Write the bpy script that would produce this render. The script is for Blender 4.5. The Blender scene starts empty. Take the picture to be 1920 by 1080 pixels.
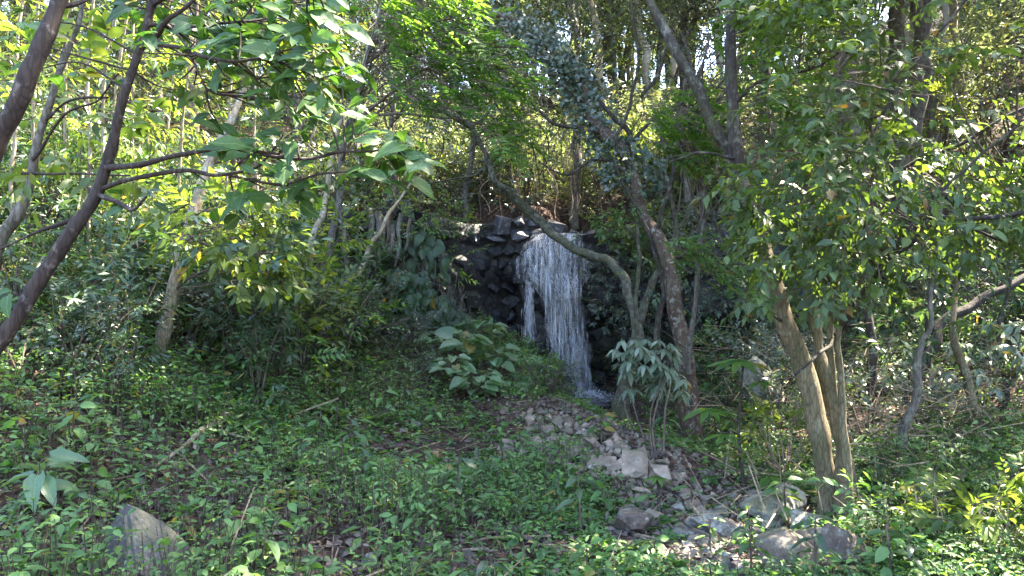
import bpy, bmesh, math, random
import numpy as np
from mathutils import Vector, Matrix

S = bpy.context.scene
COL = S.collection
rng = np.random.default_rng(11)
random.seed(5)
R = math.radians

# ------------------------------------------------------------------ camera, sky, sun, exposure
CAMZ, F = 1.6, 1920 * 26 / 36
cam_d = bpy.data.cameras.new('camera'); cam_d.lens = 26; cam_d.sensor_width = 36
cam_d.clip_start = 0.05; cam_d.clip_end = 600
cam = bpy.data.objects.new('camera', cam_d); COL.objects.link(cam)
cam.location = (0, 0, CAMZ); cam.rotation_euler = (R(90), 0, 0)
S.camera = cam

SUN_EL, SUN_AZ = 54.0, 62.0            # azimuth measured from +Y (view direction) towards +X
W = bpy.data.worlds.new('World'); S.world = W; W.use_nodes = True
wn = W.node_tree.nodes; wn.clear()
wo = wn.new('ShaderNodeOutputWorld'); bg = wn.new('ShaderNodeBackground'); sk = wn.new('ShaderNodeTexSky')
sk.sky_type = 'NISHITA'; sk.sun_disc = False; sk.sun_elevation = R(SUN_EL); sk.sun_rotation = R(SUN_AZ)
sk.air_density = 1.0; sk.dust_density = 2.0; sk.ozone_density = 1.0
bg.inputs['Strength'].default_value = 0.15
W.node_tree.links.new(sk.outputs[0], bg.inputs[0]); W.node_tree.links.new(bg.outputs[0], wo.inputs[0])
TO_SUN = np.array([math.sin(R(SUN_AZ)) * math.cos(R(SUN_EL)), math.cos(R(SUN_AZ)) * math.cos(R(SUN_EL)), math.sin(R(SUN_EL))])
sl = bpy.data.lights.new('sun', 'SUN'); sl.energy = 5.0; sl.angle = R(0.53); sl.color = (1.0, 0.90, 0.74)
so = bpy.data.objects.new('sun', sl); COL.objects.link(so); so.location = (20, 20, 30)
so.rotation_euler = Vector(TO_SUN).to_track_quat('Z', 'Y').to_euler()
S.view_settings.view_transform = 'Standard'; S.view_settings.look = 'None'
S.view_settings.exposure = 3.78; S.view_settings.gamma = 1.0; S.view_settings.use_curve_mapping = False
S.cycles.max_bounces = 8; S.cycles.diffuse_bounces = 4; S.cycles.glossy_bounces = 2
S.cycles.transmission_bounces = 6; S.cycles.transparent_max_bounces = 8
S.cycles.caustics_reflective = False; S.cycles.caustics_refractive = False

# ------------------------------------------------------------------ small maths
def sstep(a, b, v):
    t = np.clip((np.asarray(v, float) - a) / (b - a), 0, 1); return t * t * (3 - 2 * t)
def splus(v, k=1.0):
    v = np.asarray(v, float) * k
    return np.where(v > 20, v, np.log1p(np.exp(np.minimum(v, 20)))) / k
_ph = np.random.default_rng(3).uniform(0, 6.28, (6, 8)); _dr = np.random.default_rng(4).normal(size=(6, 8, 3))
_dr /= np.linalg.norm(_dr, axis=2, keepdims=True)
def fbm(p, f=1.0, octaves=4, rough=.5):
    p = np.asarray(p, float); out = np.zeros(len(p)); a = 1.0
    for o in range(octaves):
        for k in range(8):
            out += a * np.sin(p @ _dr[o, k] * f * (2 ** o) * (1 + .17 * k) + _ph[o, k]) / 2.8
        a *= rough
    return out
def nrm(v):
    v = np.asarray(v, float); return v / np.maximum(np.linalg.norm(v, axis=-1, keepdims=True), 1e-9)
def P(px, py, d):
    return np.array([(px - 960) / F * d, d, CAMZ + (540 - py) / F * d])
def PX(p):
    return 960 + p[0] / p[1] * F, 540 - (p[2] - CAMZ) / p[1] * F
def rand_dirs(n):
    return nrm(rng.normal(size=(n, 3)))

# ------------------------------------------------------------------ terrain
def cliff_y(x):
    x = np.asarray(x, float)
    return 13.9 - 1.5 * np.clip((-x - .2) / 2.8, 0, 1.6) ** 1.1 - .9 * np.clip((x - 1.9) / 2.0, 0, 2) ** 1.2
def stream_x(y):
    return np.interp(y, [5, 7, 8.5, 10, 11.5, 13.4], [2.6, 2.1, 1.75, 1.6, 1.45, 1.35])
def H0(x, y):
    x = np.asarray(x, float); y = np.asarray(y, float)
    lb = .55 * splus(-1.25 - x, 2.2) * (.35 + .65 * sstep(3.5, 7.5, y))
    rb = .38 * splus(x - 4.0, 1.6) + .45 * splus(x - 5.5, 1.2) * sstep(5, 11, y)
    bump = .62 * np.exp(-((x + 1.0) / 1.1) ** 2 - ((y - 11.7) / 1.8) ** 2)
    ridge = .22 * np.exp(-((x - np.interp(y, [6, 9.5], [1.25, .35])) / .75) ** 2) * sstep(5.6, 6.8, y) * (1 - sstep(8.8, 10.2, y))
    ch = -(.3 + .24 * sstep(11.4, 12.4, y)) * np.exp(-((x - stream_x(y)) / .62) ** 2) * sstep(6.8, 9, y)
    low = lb + rb + bump + ridge + ch
    yy = np.clip(y, 13.6, 44)
    pl = 2.85 + .33 * (yy - 13.6) + .12 * splus(-x - 3, 1) + .10 * splus(x - 4, 1) - .34 * np.exp(-((x - 1.3) / .6) ** 2) * (1 - sstep(16, 22, y))
    st = sstep(0.25, 0.95, y - cliff_y(x) - .85 * sstep(.7, 1.3, x) * (1 - sstep(2.8, 3.4, x)))
    h = low + (np.maximum(pl, low) - low) * st
    return h
def H(x, y):
    x = np.atleast_1d(np.asarray(x, float)); y = np.atleast_1d(np.asarray(y, float))
    q = np.stack([x, y, 0 * x], 1)
    return H0(x, y) + .035 * fbm(q, 1.3, 3) + .012 * fbm(q, 5.0, 2)
def H1(x, y): return float(H(x, y)[0])
def G(px, py, dmin=2.6, dmax=60):
    d = np.arange(dmin, dmax, .04)
    x = (px - 960) / F * d; z = CAMZ + (540 - py) / F * d
    hit = np.nonzero(z <= H(x, d))[0]
    k = hit[0] if len(hit) else len(d) - 1
    return np.array([x[k], d[k], H1(x[k], d[k])])

# ------------------------------------------------------------------ materials
def new_mat(name):
    m = bpy.data.materials.new(name); m.use_nodes = True
    t = m.node_tree; t.nodes.clear()
    return m, t, t.nodes, t.links
def ramp(nodes, stops):
    r = nodes.new('ShaderNodeValToRGB'); e = r.color_ramp.elements
    while len(e) < len(stops): e.new(.5)
    for k, (p, c) in enumerate(stops): e[k].position = p; e[k].color = (*c, 1)
    return r
def leaf_mat(name, dark, mid, light, odd=(.22, .17, .04), trans=.42, tint=(1.25, 1.15, .55), rough=.42, vein=0.0, odd_at=.985):
    m, t, n, l = new_mat(name)
    at = n.new('ShaderNodeAttribute'); at.attribute_name = 'var'
    oi = n.new('ShaderNodeObjectInfo')
    ad = n.new('ShaderNodeMath'); ad.operation = 'MULTIPLY_ADD'; ad.inputs[1].default_value = .75; l.new(oi.outputs['Random'], ad.inputs[0]); l.new(at.outputs['Fac'], ad.inputs[2])
    fr = n.new('ShaderNodeMath'); fr.operation = 'FRACT'; l.new(ad.outputs[0], fr.inputs[0])
    rp = ramp(n, [(0, dark), (.5, mid), (odd_at - .012, light), (odd_at, odd)]); l.new(fr.outputs[0], rp.inputs[0])
    tc = n.new('ShaderNodeTexCoord'); nz = n.new('ShaderNodeTexNoise'); nz.inputs['Scale'].default_value = 9
    l.new(tc.outputs['Object'], nz.inputs['Vector'])
    mx = n.new('ShaderNodeMixRGB'); mx.blend_type = 'MULTIPLY'; mx.inputs[0].default_value = .45
    l.new(rp.outputs[0], mx.inputs[1]); l.new(nz.outputs['Fac'], mx.inputs[2])
    col = mx.outputs[0]
    if vein > 0:
        sx = n.new('ShaderNodeSeparateXYZ'); l.new(tc.outputs['Object'], sx.inputs[0])
        ab = n.new('ShaderNodeMath'); ab.operation = 'ABSOLUTE'; l.new(sx.outputs['X'], ab.inputs[0])
        # side veins
        m1 = n.new('ShaderNodeMath'); m1.operation = 'MULTIPLY_ADD'; m1.inputs[1].default_value = -.9; l.new(ab.outputs[0], m1.inputs[0]); l.new(sx.outputs['Y'], m1.inputs[2])
        m2 = n.new('ShaderNodeMath'); m2.operation = 'MULTIPLY'; m2.inputs[1].default_value = 8.0; l.new(m1.outputs[0], m2.inputs[0])
        m3 = n.new('ShaderNodeMath'); m3.operation = 'PINGPONG'; m3.inputs[1].default_value = .5; l.new(m2.outputs[0], m3.inputs[0])
        c1 = n.new('ShaderNodeMath'); c1.operation = 'LESS_THAN'; c1.inputs[1].default_value = .05; l.new(m3.outputs[0], c1.inputs[0])
        c2 = n.new('ShaderNodeMath'); c2.operation = 'LESS_THAN'; c2.inputs[1].default_value = .017; l.new(ab.outputs[0], c2.inputs[0])
        cm = n.new('ShaderNodeMath'); cm.operation = 'MULTIPLY_ADD'; cm.inputs[1].default_value = .4; cm.use_clamp = True; l.new(c1.outputs[0], cm.inputs[0]); l.new(c2.outputs[0], cm.inputs[2])
        cs = n.new('ShaderNodeMath'); cs.operation = 'MULTIPLY'; cs.inputs[1].default_value = vein; l.new(cm.outputs[0], cs.inputs[0])
        m4 = n.new('ShaderNodeMixRGB'); m4.inputs[2].default_value = (.16, .22, .07, 1); l.new(cs.outputs[0], m4.inputs[0]); l.new(col, m4.inputs[1]); col = m4.outputs[0]
    pb = n.new('ShaderNodeBsdfPrincipled'); pb.inputs['Roughness'].default_value = rough
    pb.inputs['Specular IOR Level'].default_value = .55
    l.new(col, pb.inputs['Base Color'])
    tm = n.new('ShaderNodeMixRGB'); tm.blend_type = 'MULTIPLY'; tm.inputs[0].default_value = 1; tm.inputs[2].default_value = (*[c * 1.9 for c in tint], 1); l.new(col, tm.inputs[1])
    tb = n.new('ShaderNodeBsdfTranslucent'); l.new(tm.outputs[0], tb.inputs[0])
    ms = n.new('ShaderNodeMixShader'); ms.inputs[0].default_value = trans
    l.new(pb.outputs[0], ms.inputs[1]); l.new(tb.outputs[0], ms.inputs[2])
    o = n.new('ShaderNodeOutputMaterial'); l.new(ms.outputs[0], o.inputs[0])
    return m
def bark_mat(name, a, b, lichen=0.0, lcol=(.34, .36, .30), moss=0.0, scale=14, stretch=.25, bump=.35):
    m, t, n, l = new_mat(name)
    tc = n.new('ShaderNodeTexCoord'); mp = n.new('ShaderNodeMapping'); mp.inputs['Scale'].default_value = (1, 1, stretch)
    l.new(tc.outputs['Object'], mp.inputs[0])
    nz = n.new('ShaderNodeTexNoise'); nz.inputs['Scale'].default_value = scale; nz.inputs['Detail'].default_value = 8; nz.inputs['Roughness'].default_value = .7
    l.new(mp.outputs[0], nz.inputs[0])
    rp = ramp(n, [(.32, a), (.68, b)]); l.new(nz.outputs['Fac'], rp.inputs[0]); col = rp.outputs[0]
    if lichen > 0:
        n2 = n.new('ShaderNodeTexNoise'); n2.inputs['Scale'].default_value = 16; n2.inputs['Detail'].default_value = 6; n2.inputs['Roughness'].default_value = .65; l.new(tc.outputs['Object'], n2.inputs[0])
        r2 = ramp(n, [(.56 - lichen * .3, (0, 0, 0)), (.74 - lichen * .3, (.8, .8, .8))]); l.new(n2.outputs['Fac'], r2.inputs[0])
        mx = n.new('ShaderNodeMixRGB'); mx.inputs[2].default_value = (*lcol, 1); l.new(r2.outputs[0], mx.inputs[0]); l.new(col, mx.inputs[1]); col = mx.outputs[0]
    if moss > 0:
        n3 = n.new('ShaderNodeTexNoise'); n3.inputs['Scale'].default_value = 4; n3.inputs['Detail'].default_value = 7; l.new(tc.outputs['Object'], n3.inputs[0])
        r3 = ramp(n, [(.56 - moss * .3, (0, 0, 0)), (.82 - moss * .3, (.75, .75, .75))]); l.new(n3.outputs['Fac'], r3.inputs[0])
        mx = n.new('ShaderNodeMixRGB'); mx.inputs[2].default_value = (.062, .06, .026, 1); l.new(r3.outputs[0], mx.inputs[0]); l.new(col, mx.inputs[1]); col = mx.outputs[0]
    m5 = n.new('ShaderNodeMapping'); m5.inputs['Scale'].default_value = (1, 1, .22); l.new(tc.outputs['Object'], m5.inputs[0])
    v5 = n.new('ShaderNodeTexVoronoi'); v5.feature = 'DISTANCE_TO_EDGE'; v5.inputs['Scale'].default_value = 42; l.new(m5.outputs[0], v5.inputs['Vector'])
    r5 = ramp(n, [(0, (.45, .42, .4)), (.16, (1.08, 1.08, 1.08))]); l.new(v5.outputs['Distance'], r5.inputs[0])
    x5 = n.new('ShaderNodeMixRGB'); x5.blend_type = 'MULTIPLY'; x5.inputs[0].default_value = .75; l.new(col, x5.inputs[1]); l.new(r5.outputs[0], x5.inputs[2]); col = x5.outputs[0]
    pb = n.new('ShaderNodeBsdfPrincipled'); pb.inputs['Roughness'].default_value = .85; pb.inputs['Specular IOR Level'].default_value = .25; l.new(col, pb.inputs['Base Color'])
    bp = n.new('ShaderNodeBump'); bp.inputs['Strength'].default_value = bump; bp.inputs['Distance'].default_value = .05; l.new(nz.outputs['Fac'], bp.inputs['Height']); l.new(bp.outputs[0], pb.inputs['Normal'])
    o = n.new('ShaderNodeOutputMaterial'); l.new(pb.outputs[0], o.inputs[0])
    return m
def rock_mat(name, a, b, c, rough=.8, lichen=0.0, lcol=(.36, .37, .33), moss=0.0, scale=5, bump=.5, spec=.4):
    m, t, n, l = new_mat(name)
    tc = n.new('ShaderNodeTexCoord'); oi = n.new('ShaderNodeObjectInfo')
    ge = n.new('ShaderNodeNewGeometry')
    nz = n.new('ShaderNodeTexNoise'); nz.inputs['Scale'].default_value = scale; nz.inputs['Detail'].default_value = 9; nz.inputs['Roughness'].default_value = .65; l.new(ge.outputs['Position'], nz.inputs[0])
    rp = ramp(n, [(.3, a), (.52, b), (.75, c)]); l.new(nz.outputs['Fac'], rp.inputs[0])
    hv = n.new('ShaderNodeHueSaturation'); vm = n.new('ShaderNodeMapRange'); vm.inputs['To Min'].default_value = .6; vm.inputs['To Max'].default_value = 1.35; l.new(oi.outputs['Random'], vm.inputs[0])
    l.new(vm.outputs[0], hv.inputs['Value']); l.new(rp.outputs[0], hv.inputs['Color']); col = hv.outputs[0]
    if lichen > 0:
        n2 = n.new('ShaderNodeTexNoise'); n2.inputs['Scale'].default_value = 15; n2.inputs['Detail'].default_value = 10; n2.inputs['Roughness'].default_value = .7; l.new(ge.outputs['Position'], n2.inputs[0])
        r2 = ramp(n, [(.58 - lichen * .3, (0, 0, 0)), (.76 - lichen * .3, (.8, .8, .8))]); l.new(n2.outputs['Fac'], r2.inputs[0])
        mx = n.new('ShaderNodeMixRGB'); mx.inputs[2].default_value = (*lcol, 1); l.new(r2.outputs[0], mx.inputs[0]); l.new(col, mx.inputs[1]); col = mx.outputs[0]
    if moss > 0:
        n3 = n.new('ShaderNodeTexNoise'); n3.inputs['Scale'].default_value = 3.5; n3.inputs['Detail'].default_value = 8; l.new(ge.outputs['Position'], n3.inputs[0])
        sx = n.new('ShaderNodeSeparateXYZ'); l.new(ge.outputs['Normal'], sx.inputs[0])
        ad = n.new('ShaderNodeMath'); ad.operation = 'MULTIPLY_ADD'; ad.inputs[1].default_value = .22; l.new(sx.outputs['Z'], ad.inputs[0]); l.new(n3.outputs['Fac'], ad.inputs[2])
        r3 = ramp(n, [(.72 - moss * .3, (0, 0, 0)), (.96 - moss * .3, (.8, .8, .8))]); l.new(ad.outputs[0], r3.inputs[0])
        mx = n.new('ShaderNodeMixRGB'); mx.inputs[2].default_value = (.05, .055, .022, 1); l.new(r3.outputs[0], mx.inputs[0]); l.new(col, mx.inputs[1]); col = mx.outputs[0]
    pb = n.new('ShaderNodeBsdfPrincipled'); pb.inputs['Roughness'].default_value = rough; pb.inputs['Specular IOR Level'].default_value = spec; l.new(col, pb.inputs['Base Color'])
    n4 = n.new('ShaderNodeTexNoise'); n4.inputs['Scale'].default_value = scale * 8; n4.inputs['Detail'].default_value = 8; l.new(ge.outputs['Position'], n4.inputs[0])
    bp = n.new('ShaderNodeBump'); bp.inputs['Strength'].default_value = bump; bp.inputs['Distance'].default_value = .03; l.new(n4.outputs['Fac'], bp.inputs['Height']); l.new(bp.outputs[0], pb.inputs['Normal'])
    o = n.new('ShaderNodeOutputMaterial'); l.new(pb.outputs[0], o.inputs[0])
    return m

L_BROAD = leaf_mat('leaf_broad', (.022, .062, .012), (.042, .11, .02), (.07, .155, .028), trans=.42, vein=.4, rough=.55)
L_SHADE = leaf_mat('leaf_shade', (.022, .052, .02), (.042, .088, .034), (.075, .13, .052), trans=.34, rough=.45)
L_GROUND = leaf_mat('leaf_ground', (.038, .09, .024), (.075, .17, .038), (.135, .25, .06), trans=.36, rough=.58)
L_FRESH = leaf_mat('leaf_fresh', (.045, .11, .03), (.08, .18, .045), (.13, .25, .065), trans=.4, rough=.6)
L_GRASS = leaf_mat('leaf_narrow', (.05, .085, .025), (.08, .135, .04), (.12, .18, .055), trans=.4, rough=.55)
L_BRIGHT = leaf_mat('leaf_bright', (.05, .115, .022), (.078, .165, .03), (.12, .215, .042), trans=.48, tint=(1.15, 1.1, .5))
L_YELLOW = leaf_mat('leaf_backlit', (.06, .105, .022), (.1, .16, .032), (.15, .2, .042), trans=.55)  # sun shining through is painted in as a brighter, yellower leaf colour
L_FAR = leaf_mat('leaf_far_hazed', (.075, .10, .045), (.115, .145, .068), (.17, .195, .10), trans=.48, tint=(1.1, 1.08, .72))  # paler and greyer, with distance haze put into the leaf colour
L_SILVER = leaf_mat('leaf_silver', (.08, .12, .075), (.13, .18, .115), (.21, .26, .18), trans=.25, rough=.35)
L_IVY = leaf_mat('leaf_ivy', (.035, .062, .042), (.062, .095, .065), (.11, .145, .105), trans=.2, rough=.3)
L_CANOPY = leaf_mat('leaf_canopy', (.036, .066, .02), (.055, .1, .028), (.09, .135, .038), trans=.42)
L_RIGHT = leaf_mat('leaf_glossy', (.03, .058, .014), (.055, .1, .02), (.092, .15, .03), odd=(.2, .12, .035), trans=.46, rough=.5, vein=.3)
L_PALE = leaf_mat('leaf_pale', (.085, .155, .075), (.11, .20, .095), (.14, .24, .115), trans=.35, vein=.5)
L_LITTER = leaf_mat('leaf_litter', (.032, .022, .02), (.078, .055, .048), (.165, .125, .112), odd=(.26, .2, .18), trans=.12, tint=(1.1, .9, .6), rough=.75)
B_TWIG = bark_mat('twig_bark', (.055, .04, .03), (.13, .1, .075))
B_DRY = bark_mat('dry_twig', (.16, .115, .075), (.34, .26, .18), bump=.1)
B_RED = bark_mat('bark_redbrown', (.020, .015, .012), (.056, .041, .033), lichen=.03, lcol=(.2, .17, .15), bump=.2)
B_GREY = bark_mat('bark_grey', (.055, .047, .04), (.15, .13, .11), lichen=.22, lcol=(.22, .22, .19), moss=.2)
B_PALE = bark_mat('bark_pale', (.17, .13, .085), (.32, .25, .17), moss=.25, lichen=.2, scale=10)
B_LICHEN = bark_mat('bark_lichen', (.03, .026, .02), (.085, .07, .055), lichen=.38, lcol=(.17, .185, .135), moss=.55, bump=.6)
B_DARK = bark_mat('bark_dark', (.02, .016, .013), (.06, .046, .037), lichen=.12, lcol=(.2, .2, .16), moss=.25, bump=.6)
B_RUST = bark_mat('bark_rust', (.04, .025, .018), (.115, .072, .052), lichen=.12, moss=.25, bump=.7)
B_MULTI = bark_mat('bark_multistem', (.075, .06, .034), (.2, .155, .09), lichen=.16, lcol=(.22, .21, .14), moss=.5, scale=9, bump=.55)
B_LOG = bark_mat('bark_rotten', (.018, .015, .013), (.06, .048, .04), moss=.15, bump=.8)
R_TAN = rock_mat('rock_tan', (.08, .06, .045), (.16, .118, .088), (.25, .19, .148), moss=.2, lichen=.12, bump=.35)
R_GREY = rock_mat('rock_grey', (.06, .053, .047), (.115, .1, .088), (.19, .17, .15), lichen=.35, moss=.4)
R_BOULD = rock_mat('rock_bouldergrey', (.025, .023, .021), (.05, .046, .042), (.10, .092, .084), lichen=.12, lcol=(.18, .18, .165), moss=.4)
R_LICH = rock_mat('rock_lichen', (.07, .062, .05), (.13, .115, .095), (.2, .18, .15), lichen=.75, lcol=(.27, .27, .21), moss=.45)
R_BROWN = rock_mat('rock_brown', (.04, .029, .022), (.085, .06, .047), (.17, .13, .105), lichen=.1, moss=.35)
R_WET = rock_mat('rock_wet', (.008, .0075, .010), (.018, .016, .02), (.045, .04, .048), rough=.24, spec=.7, scale=9, bump=.9)
R_SLAB = rock_mat('rock_slab', (.028, .026, .032), (.05, .046, .055), (.09, .083, .095), rough=.45, lichen=.12)
R_CLIFF = rock_mat('rock_cliff', (.010, .009, .0095), (.022, .0195, .02), (.05, .043, .042), moss=.4, lichen=.05, rough=.5)

def ground_mat():
    m, t, n, l = new_mat('forest_soil')
    ge = n.new('ShaderNodeNewGeometry')
    nz = n.new('ShaderNodeTexNoise'); nz.inputs['Scale'].default_value = 3.2; nz.inputs['Detail'].default_value = 10; nz.inputs['Roughness'].default_value = .7; l.new(ge.outputs['Position'], nz.inputs[0])
    vo = n.new('ShaderNodeTexVoronoi'); vo.inputs['Scale'].default_value = 22; l.new(ge.outputs['Position'], vo.inputs['Vector'])
    rp = ramp(n, [(.3, (.024, .017, .014)), (.5, (.055, .04, .034)), (.72, (.105, .08, .066))]); l.new(nz.outputs['Fac'], rp.inputs[0])
    r2 = ramp(n, [(0, (.5, .45, .4)), (1, (1.35, 1.2, 1.1))]); l.new(vo.outputs['Color'], r2.inputs[0])
    mx = n.new('ShaderNodeMixRGB'); mx.blend_type = 'MULTIPLY'; mx.inputs[0].default_value = .9; l.new(rp.outputs[0], mx.inputs[1]); l.new(r2.outputs[0], mx.inputs[2])
    pb = n.new('ShaderNodeBsdfPrincipled'); pb.inputs['Roughness'].default_value = .95; pb.inputs['Specular IOR Level'].default_value = .1; l.new(mx.outputs[0], pb.inputs['Base Color'])
    bp = n.new('ShaderNodeBump'); bp.inputs['Strength'].default_value = .8; bp.inputs['Distance'].default_value = .04; l.new(vo.outputs['Distance'], bp.inputs['Height']); l.new(bp.outputs[0], pb.inputs['Normal'])
    o = n.new('ShaderNodeOutputMaterial'); l.new(pb.outputs[0], o.inputs[0])
    return m
def water_mat(name, streak=True, cover=.5):
    m, t, n, l = new_mat(name)
    ge = n.new('ShaderNodeNewGeometry'); mp = n.new('ShaderNodeMapping'); mp.inputs['Scale'].default_value = (58, 7, 1.6) if streak else (14, 14, 14); l.new(ge.outputs['Position'], mp.inputs[0])
    nz = n.new('ShaderNodeTexNoise'); nz.inputs['Scale'].default_value = 1; nz.inputs['Detail'].default_value = 2.5 if streak else 7; nz.inputs['Roughness'].default_value = .6; l.new(mp.outputs[0], nz.inputs[0])
    r = ramp(n, [(.54 - cover * .3, (0, 0, 0)), (.92 - cover * .3, (.5, .5, .5) if streak else (.9, .9, .9))]); l.new(nz.outputs['Fac'], r.inputs[0])
    pb = n.new('ShaderNodeBsdfPrincipled'); pb.inputs['Base Color'].default_value = (.76, .77, .83, 1); pb.inputs['Roughness'].default_value = .35
    tl = n.new('ShaderNodeBsdfTranslucent'); tl.inputs[0].default_value = (.76, .77, .83, 1)
    m0 = n.new('ShaderNodeMixShader'); m0.inputs[0].default_value = .3; l.new(pb.outputs[0], m0.inputs[1]); l.new(tl.outputs[0], m0.inputs[2])
    tr = n.new('ShaderNodeBsdfTransparent')
    ms = n.new('ShaderNodeMixShader'); l.new(r.outputs[0], ms.inputs[0]); l.new(tr.outputs[0], ms.inputs[1]); l.new(m0.outputs[0], ms.inputs[2])
    o = n.new('ShaderNodeOutputMaterial'); l.new(ms.outputs[0], o.inputs[0])
    return m
def foam_mat():
    m, t, n, l = new_mat('white_water')
    pb = n.new('ShaderNodeBsdfPrincipled'); pb.inputs['Base Color'].default_value = (.56, .57, .64, 1); pb.inputs['Roughness'].default_value = .3
    tl = n.new('ShaderNodeBsdfTranslucent'); tl.inputs[0].default_value = (.76, .77, .83, 1)
    m0 = n.new('ShaderNodeMixShader'); m0.inputs[0].default_value = .35; l.new(pb.outputs[0], m0.inputs[1]); l.new(tl.outputs[0], m0.inputs[2])
    o = n.new('ShaderNodeOutputMaterial'); l.new(m0.outputs[0], o.inputs[0]); return m
def pool_mat():
    m, t, n, l = new_mat('pool_water')
    pb = n.new('ShaderNodeBsdfPrincipled'); pb.inputs['Base Color'].default_value = (.05, .05, .055, 1); pb.inputs['Roughness'].default_value = .08
    nz = n.new('ShaderNodeTexNoise'); nz.inputs['Scale'].default_value = 9; nz.inputs['Detail'].default_value = 4
    bp = n.new('ShaderNodeBump'); bp.inputs['Strength'].default_value = .5; bp.inputs['Distance'].default_value = .03; l.new(nz.outputs['Fac'], bp.inputs['Height']); l.new(bp.outputs[0], pb.inputs['Normal'])
    o = n.new('ShaderNodeOutputMaterial'); l.new(pb.outputs[0], o.inputs[0]); return m
M_SOIL = ground_mat(); M_VEIL = water_mat('water_veil', True, .36); M_FOAM = foam_mat(); M_POOL = pool_mat()

# ------------------------------------------------------------------ mesh buffer
class Buf:
    def __init__(s): s.V = []; s.Q = []; s.T = []; s.qv = []; s.tv = []; s.qm = []; s.tm = []; s.n = 0
    def add(s, V, Fc, var, mi=0):
        V = np.asarray(V, np.float32).reshape(-1, 3); Fc = np.asarray(Fc, np.int64)
        var = np.broadcast_to(np.asarray(var, np.float32), (len(Fc),))
        if Fc.shape[1] == 4: s.Q.append(Fc + s.n); s.qv.append(var); s.qm.append(np.full(len(Fc), mi))
        else: s.T.append(Fc + s.n); s.tv.append(var); s.tm.append(np.full(len(Fc), mi))
        s.V.append(V); s.n += len(V)
    def mesh(s, name, mats, origin=(0, 0, 0), smooth=False):
        me = bpy.data.meshes.new(name)
        V = np.concatenate(s.V) - np.asarray(origin, np.float32)
        T = np.concatenate(s.T) if s.T else np.zeros((0, 3), int); Q = np.concatenate(s.Q) if s.Q else np.zeros((0, 4), int)
        nl = T.size + Q.size
        me.vertices.add(len(V)); me.vertices.foreach_set('co', V.astype(np.float32).ravel())
        me.loops.add(nl); me.loops.foreach_set('vertex_index', np.concatenate([T.ravel(), Q.ravel()]).astype(np.int32))
        me.polygons.add(len(T) + len(Q))
        st = np.concatenate([np.arange(len(T)) * 3, T.size + np.arange(len(Q)) * 4]).astype(np.int32)
        me.polygons.foreach_set('loop_start', st)
        var = np.concatenate(s.tv + s.qv).astype(np.float32); mi = np.concatenate(s.tm + s.qm).astype(np.int32)
        me.polygons.foreach_set('material_index', mi)
        if smooth: me.polygons.foreach_set('use_smooth', np.ones(len(var), bool))
        a = me.attributes.new('var', 'FLOAT', 'FACE'); a.data.foreach_set('value', var)
        for m in mats: me.materials.append(m)
        me.update(calc_edges=True); me.validate()
        return me
    def obj(s, name, mats, parent=None, origin=(0, 0, 0), smooth=False):
        o = bpy.data.objects.new(name, s.mesh(name, mats, origin, smooth)); COL.objects.link(o)
        if parent: o.parent = parent
        else: o.location = origin
        return o

def tag(o, label=None, cat=None, group=None, kind=None):
    if label: o['label'] = label
    if cat: o['category'] = cat
    if group: o['group'] = group
    if kind: o['kind'] = kind
    return o
def root(name, loc, label, cat, group=None):
    o = bpy.data.objects.new(name, None); COL.objects.link(o); o.location = tuple(float(v) for v in loc); o.empty_display_size = .1
    return tag(o, label, cat, group)
KIDS = {}
def copy_tree(o, parent=None):
    c = o.copy(); COL.objects.link(c); c.parent = parent
    for ch in o.children: copy_tree(ch, c)
    return c

# ------------------------------------------------------------------ tubes
def resample(pts, rad, sub=5, wiggle=0.0):
    pts = np.asarray(pts, float); rad = np.asarray(rad, float)
    if len(pts) < 3: pts = np.array([pts[0], (pts[0] + pts[1]) / 2, pts[1]]); rad = np.array([rad[0], (rad[0] + rad[1]) / 2, rad[1]])
    e = np.vstack([2 * pts[0] - pts[1], pts, 2 * pts[-1] - pts[-2]])
    op, orr = [], []
    for i in range(len(pts) - 1):
        a, b, c, d = e[i:i + 4]
        for k in range(sub):
            t = k / sub
            op.append(.5 * (2 * b + (c - a) * t + (2 * a - 5 * b + 4 * c - d) * t * t + (3 * b - a - 3 * c + d) * t ** 3)); orr.append(rad[i] * (1 - t) + rad[i + 1] * t)
    op.append(pts[-1]); orr.append(rad[-1])
    op = np.array(op); orr = np.array(orr)
    if wiggle > 0:
        w = np.stack([fbm(op, 3.1, 3), fbm(op + 7.7, 3.1, 3), fbm(op + 3.3, 3.1, 3)], 1) * wiggle
        w[0] = 0; op = op + w
    return op, orr
def tube(buf, pts, rad, sides=8, mi=0, var=None, rough=0.0):
    pts = np.asarray(pts, float); n = len(pts)
    tan = np.gradient(pts, axis=0); tan = nrm(tan)
    ref = np.array([.31, .95, .1]) if abs(tan[0] @ np.array([.31, .95, .1])) < .9 else np.array([1., 0, 0])
    u = nrm(np.cross(tan, ref)); v = np.cross(tan, u)
    a = np.arange(sides) * 2 * math.pi / sides
    rr = np.asarray(rad, float)[:, None] * np.ones(sides)
    ring = pts[:, None, :] + rr[:, :, None] * (np.cos(a)[None, :, None] * u[:, None, :] + np.sin(a)[None, :, None] * v[:, None, :])
    if rough > 0:
        f = fbm(ring.reshape(-1, 3), 6.0 / max(rad[0], .03) * .12, 3).reshape(n, sides)
        ring = pts[:, None, :] + (ring - pts[:, None, :]) * (1 + rough * f[:, :, None])
    i = np.arange(n - 1)[:, None] * sides; j = np.arange(sides)[None, :]; j2 = (j + 1) % sides
    q = np.stack([i + j, i + j2, i + sides + j2, i + sides + j], -1).reshape(-1, 4)
    buf.add(ring.reshape(-1, 3), q, rng.random() if var is None else var, mi)

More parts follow.
